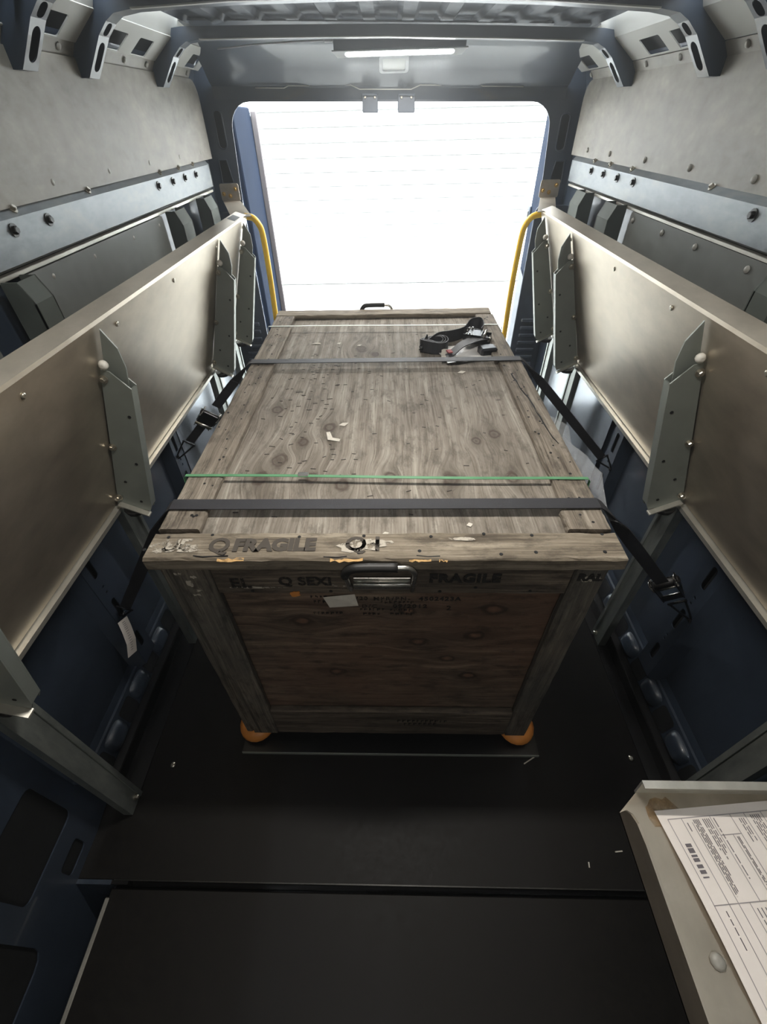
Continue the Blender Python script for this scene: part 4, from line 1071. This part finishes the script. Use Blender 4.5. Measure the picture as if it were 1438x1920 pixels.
# plastic packing straps
def band(y0, y1, mat, w_, label, xL, xR, name='packing_strap', clip=None):
    m = MB(); z = zt1+.0022
    path = [Vector((xL-.006, y0, .70)), Vector((xL-.005, y0, z-.006)), Vector((xL, y0, z))]
    for i in range(1, 12):
        f = i/12; path.append(Vector((xL+(xR-xL)*f, y0+(y1-y0)*f+.002*math.sin(7*f), z)))
    path += [Vector((xR, y1, z)), Vector((xR+.005, y1, z-.006)), Vector((xR+.006, y1, .70))]
    m.ribbon(path, Vector((0, w_, 0)), .0012)
    o = tag(add(name, m, mat), label, 'strap', 'plastic packing straps')
    if clip is not None:
        m = MB(); m.bb((clip-.012, y0-.007, z-.001), (clip+.012, y0+.007, z+.003)); add('clip', m, 'steel', o, .001)
band(0.786, 0.768, 'green', .0085, 'thin green plastic strap across the crate lid with a metal clip', -0.464, 0.434, clip=-0.195)
band(1.735, 1.722, 'white_strap', .007, 'thin pale plastic strap across the far end of the crate lid', -0.468, 0.424)

# loose strap bundle lying on the lid
ZL = 0.8825
t = thing('loose_strap', (0.25, 1.56, ZL), 'loose bundle of black ratchet strap with buckle lying on the far right of the lid', 'strap')
ratchet(t, (0.315, 1.575, ZL+.022), (0.93, -.35, 0), (0.30, 0.93, 0), 1, 1)
m = MB(); Z = Vector((0, 0, 1))
m.ribbon(smooth_path([(0.135, 1.53, ZL+.02), (0.17, 1.56, ZL+.03), (0.22, 1.60, ZL+.022), (0.27, 1.64, ZL+.02), (0.30, 1.69, ZL+.03), (0.335, 1.69, ZL+.035), (0.34, 1.64, ZL+.03), (0.325, 1.60, ZL+.028)], 6), Vector((0.006, 0.006, 0.042)), .0025)
add('webbing', m, 'webbing', t)
m = MB(); m.ribbon(smooth_path([(0.345, 1.56, ZL+.034), (0.30, 1.535, ZL+.036), (0.25, 1.505, ZL+.030), (0.215, 1.48, ZL+.012), (0.19, 1.47, ZL+.008)], 6), Vector((-.006, .046, 0)), .003); add('webbing', m, 'webbing', t)
m = MB()
for k in range(3):
    rr = .020+.006*k
    m.ribbon([Vector((0.155+rr*1.5*math.cos(a), 1.525+rr*math.sin(a), ZL+.022+.004*math.sin(2*a))) for a in [2*math.pi*i/18 for i in range(19)]], Vector((0, 0, .040)), .003)
add('webbing_coil', m, 'webbing', t)
hook(t, (0.13, 1.53, ZL+.03), (0.105, 1.50, ZL+.02), (0, .4, 1))
m = MB(); m.box((0.335, 1.49, ZL+.014), (.058, .046, .028), Matrix.Rotation(.2, 3, 'Z')); add('handle_grip', m, 'black_metal', t, .006)
m = MB(); m.ribbon([(0.19, 1.50, ZL+.016), (0.186, 1.47, ZL+.008), (0.184, 1.43, ZL+.006)], Vector((0.020, 0, 0)), .001); add('tag', m, 'scrap', t, label='pale tag on the strap')
m = MB(); m.box((0.204, 1.475, ZL+.018), (.016, .022, .004), Matrix.Rotation(.3, 3, 'Z')); add('tag', m, 'red', t, label='small red tag on the strap')
m = MB(); R = Matrix.Rotation(.25, 3, 'Z')
gz = lambda i, j: .0028+.0022*(1+math.sin(2.1*i+1.3*j))
gp = lambda i, j, dz: Vector((0.258, 1.495, ZL+gz(i, j)+dz))+R @ Vector((-.085+.165*i/5, -.068+.135*j/4+.006*math.sin(3*i), 0))
for dz in (0.0, 0.0006): m.sweep([[gp(i, j, dz) for j in range(5)] for i in range(6)])
tag(add('paper_sheet', m, 'gloss'), 'crumpled white sheet under the loose strap bundle on the lid', 'paper')

# paper scraps on the lid
def scrap(x, y, pts, label, curl=.003, mat='scrap'):
    m = MB(); n = len(pts)
    top = [Vector((x+a, y+b, ZL+.0012+curl*((i*37 % 5)/5.0))) for i, (a, b) in enumerate(pts)]; c = sum(top, Vector())/n
    m.add(top+[c], [(i, (i+1) % n, n) for i in range(n)]); m.add([v-Vector((0, 0, .0006)) for v in top]+[c-Vector((0, 0, .0006))], [((i+1) % n, i, n) for i in range(n)])
    return tag(add('paper_scrap', m, mat), label, 'paper', 'paper scraps on the crate lid')
scrap(-0.149, 0.965, [(-.018, .030), (-.008, .030), (-.004, .0), (.004, -.004), (.022, -.006), (.02, -.014), (.004, -.012), (-.010, -.010)], 'L-shaped torn paper scrap on the middle of the lid')
scrap(-0.27, 1.60, [(-.02, 0), (0, .008), (.016, .004), (.02, -.004), (0, -.003)], 'small torn paper scrap at the far left of the lid')
scrap(-0.185, 1.60, [(-.008, 0), (0, .007), (.009, .003), (.004, -.006)], 'tiny paper scrap beside the far left scrap')
scrap(-0.11, 1.58, [(-.008, 0), (0, .007), (.009, .003), (.004, -.006)], 'tiny paper scrap near the centre knot at the far end of the lid')
scrap(-0.125, 1.03, [(-.012, 0), (-.002, .010), (.014, .008), (.004, -.006)], 'folded paper bit just beyond the L-shaped scrap')
scrap(0.23, 1.345, [(-.012, .0), (0, .012), (.014, .004), (.003, -.006)], 'paper bit near the right end of the far strap')
scrap(0.16, 0.64, [(-.006, 0), (0, .007), (.007, .002), (.002, -.005)], 'tiny paper bit at the near end of the lid, right of the middle')
scrap(-0.01, 0.615, [(-.006, 0), (0, .006), (.008, .002), (.002, -.005)], 'tiny paper bit against the front lid board above the handle')

# clear film hanging off the right side of the crate
m = MB(); r2 = random.Random(12); rows = []
for i in range(15):
    f = i/14; y = 0.68+0.42*f; row = []
    for j in range(6):
        k = j/5; row.append(Vector((0.433+.060*k+.010*k*math.sin(11*f+3*k)+r2.uniform(-.003, .003), y-.02*k, 0.880-.030*k-.012*k*math.sin(9*f)+r2.uniform(-.004, .004))))
    rows.append(row)
m.sweep(rows, True); tag(add('plastic_film', m, 'film', fixn=False), 'crumpled clear plastic film hanging off the right side of the crate', 'film')

# floor splinters
for (x, y, a, l, lab) in ((0.435, 0.502, .5, .05, 'pale wood splinter on the floor at the right front foot of the crate'), (0.62, 0.275, .1, .02, 'tiny pale splinter on the floor in front of the tray shelf'), (0.53, 0.245, 1.4, .012, 'tiny pale splinter on the bare floor right of centre')):
    m = MB(); m.box((x, y, .0017), (l, .003, .003), Matrix.Rotation(a, 3, 'Z')); tag(add('splinter_chip', m, 'scrap'), lab, 'splinter', 'splinters on the van floor')

# ------------------------------------------------------------------ printed form on the tray
A = Vector((0.388, 0.190)); ex = Vector((0.996, 0.09)).normalized(); ey = Vector((0.14, -0.99)).normalized()
PWID, PLEN = 0.212, 0.297
def form(u, v, off=0.0):
    p = A+ex*(u*PWID)+ey*(v*PLEN)
    z = ZT+.0012+.007*math.sin(3.0*v+.4)**2*(1-u)**2+.004*math.sin(5*u)**2*v+off
    return Vector((p.x, p.y, z))
m = MB(); m.sweep([[form(i/14, j/20) for j in range(21)] for i in range(15)], True)
pf = tag(add('printed_form', m, 'paper', fixn=False), 'white printed shipping form lying on the folded-down tray shelf', 'paper')
def pline(mb, u0, v0, u1, v1, w_=.0011):
    n = max(2, int(max(abs(u1-u0), abs(v1-v0))*24)); du, dv = (0, w_/PLEN/2) if abs(u1-u0)*PWID > abs(v1-v0)*PLEN else (w_/PWID/2, 0)
    mb.sweep([[form(u0+(u1-u0)*i/n-du, v0+(v1-v0)*i/n-dv, .0004), form(u0+(u1-u0)*i/n+du, v0+(v1-v0)*i/n+dv, .0004)] for i in range(n+1)])
m = MB()
for L in ((.06, .04, .97, .04), (.06, .04, .06, .96), (.06, .96, .97, .96), (.97, .04, .97, .96), (.06, .36, .44, .36), (.06, .66, .30, .66), (.155, .04, .155, .96), (.215, .06, .215, .96),
          (.285, .36, .285, .96), (.355, .04, .355, .36), (.44, .12, .44, .66), (.355, .12, .50, .12), (.50, .04, .50, .44), (.44, .40, .60, .40), (.60, .04, .60, .8), (.44, .52, .66, .52), (.44, .62, .97, .62), (.72, .04, .72, .62), (.60, .3, .97, .3)): pline(m, *L)
add('ruled_lines', m, 'ink', pf)
m = MB(); r2 = random.Random(31)
def para(u0, u1, v0, v1, rows):
    for i in range(rows):
        u = u0+(u1-u0)*(i+.5)/rows; v = v0; e = v1-(v1-v0)*r2.random()*.3
        while v < e:
            l = r2.uniform(.012, .05); pline(m, u, v, u, min(e, v+l), .0014); v += l+.006
para(.225, .27, .05, .34, 4); para(.29, .345, .05, .22, 4); para(.365, .385, .05, .33, 1); para(.455, .475, .13, .37, 2); para(.54, .585, .06, .16, 3); para(.63, .70, .05, .22, 5)
para(.30, .43, .38, .62, 5); para(.10, .13, .38, .52, 1); para(.17, .19, .06, .10, 1); para(.52, .55, .42, .48, 2); para(.62, .70, .42, .50, 2); para(.75, .93, .06, .24, 5); para(.09, .12, .68, .80, 2); para(.75, .93, .34, .58, 5); para(.46, .58, .66, .92, 4); para(.17, .20, .68, .86, 2)
add('form_text', m, 'ink_dark', pf)
m = MB(); v = .14
while v < .27:
    w_ = r2.choice((.0016, .0026, .004, .0055))/PLEN
    m.sweep([[form(.085, v, .0004), form(.125, v, .0004)], [form(.085, v+w_, .0004), form(.125, v+w_, .0004)]]); v += w_+r2.choice((.0012, .002, .003))/PLEN
add('barcode', m, 'ink_dark', pf)
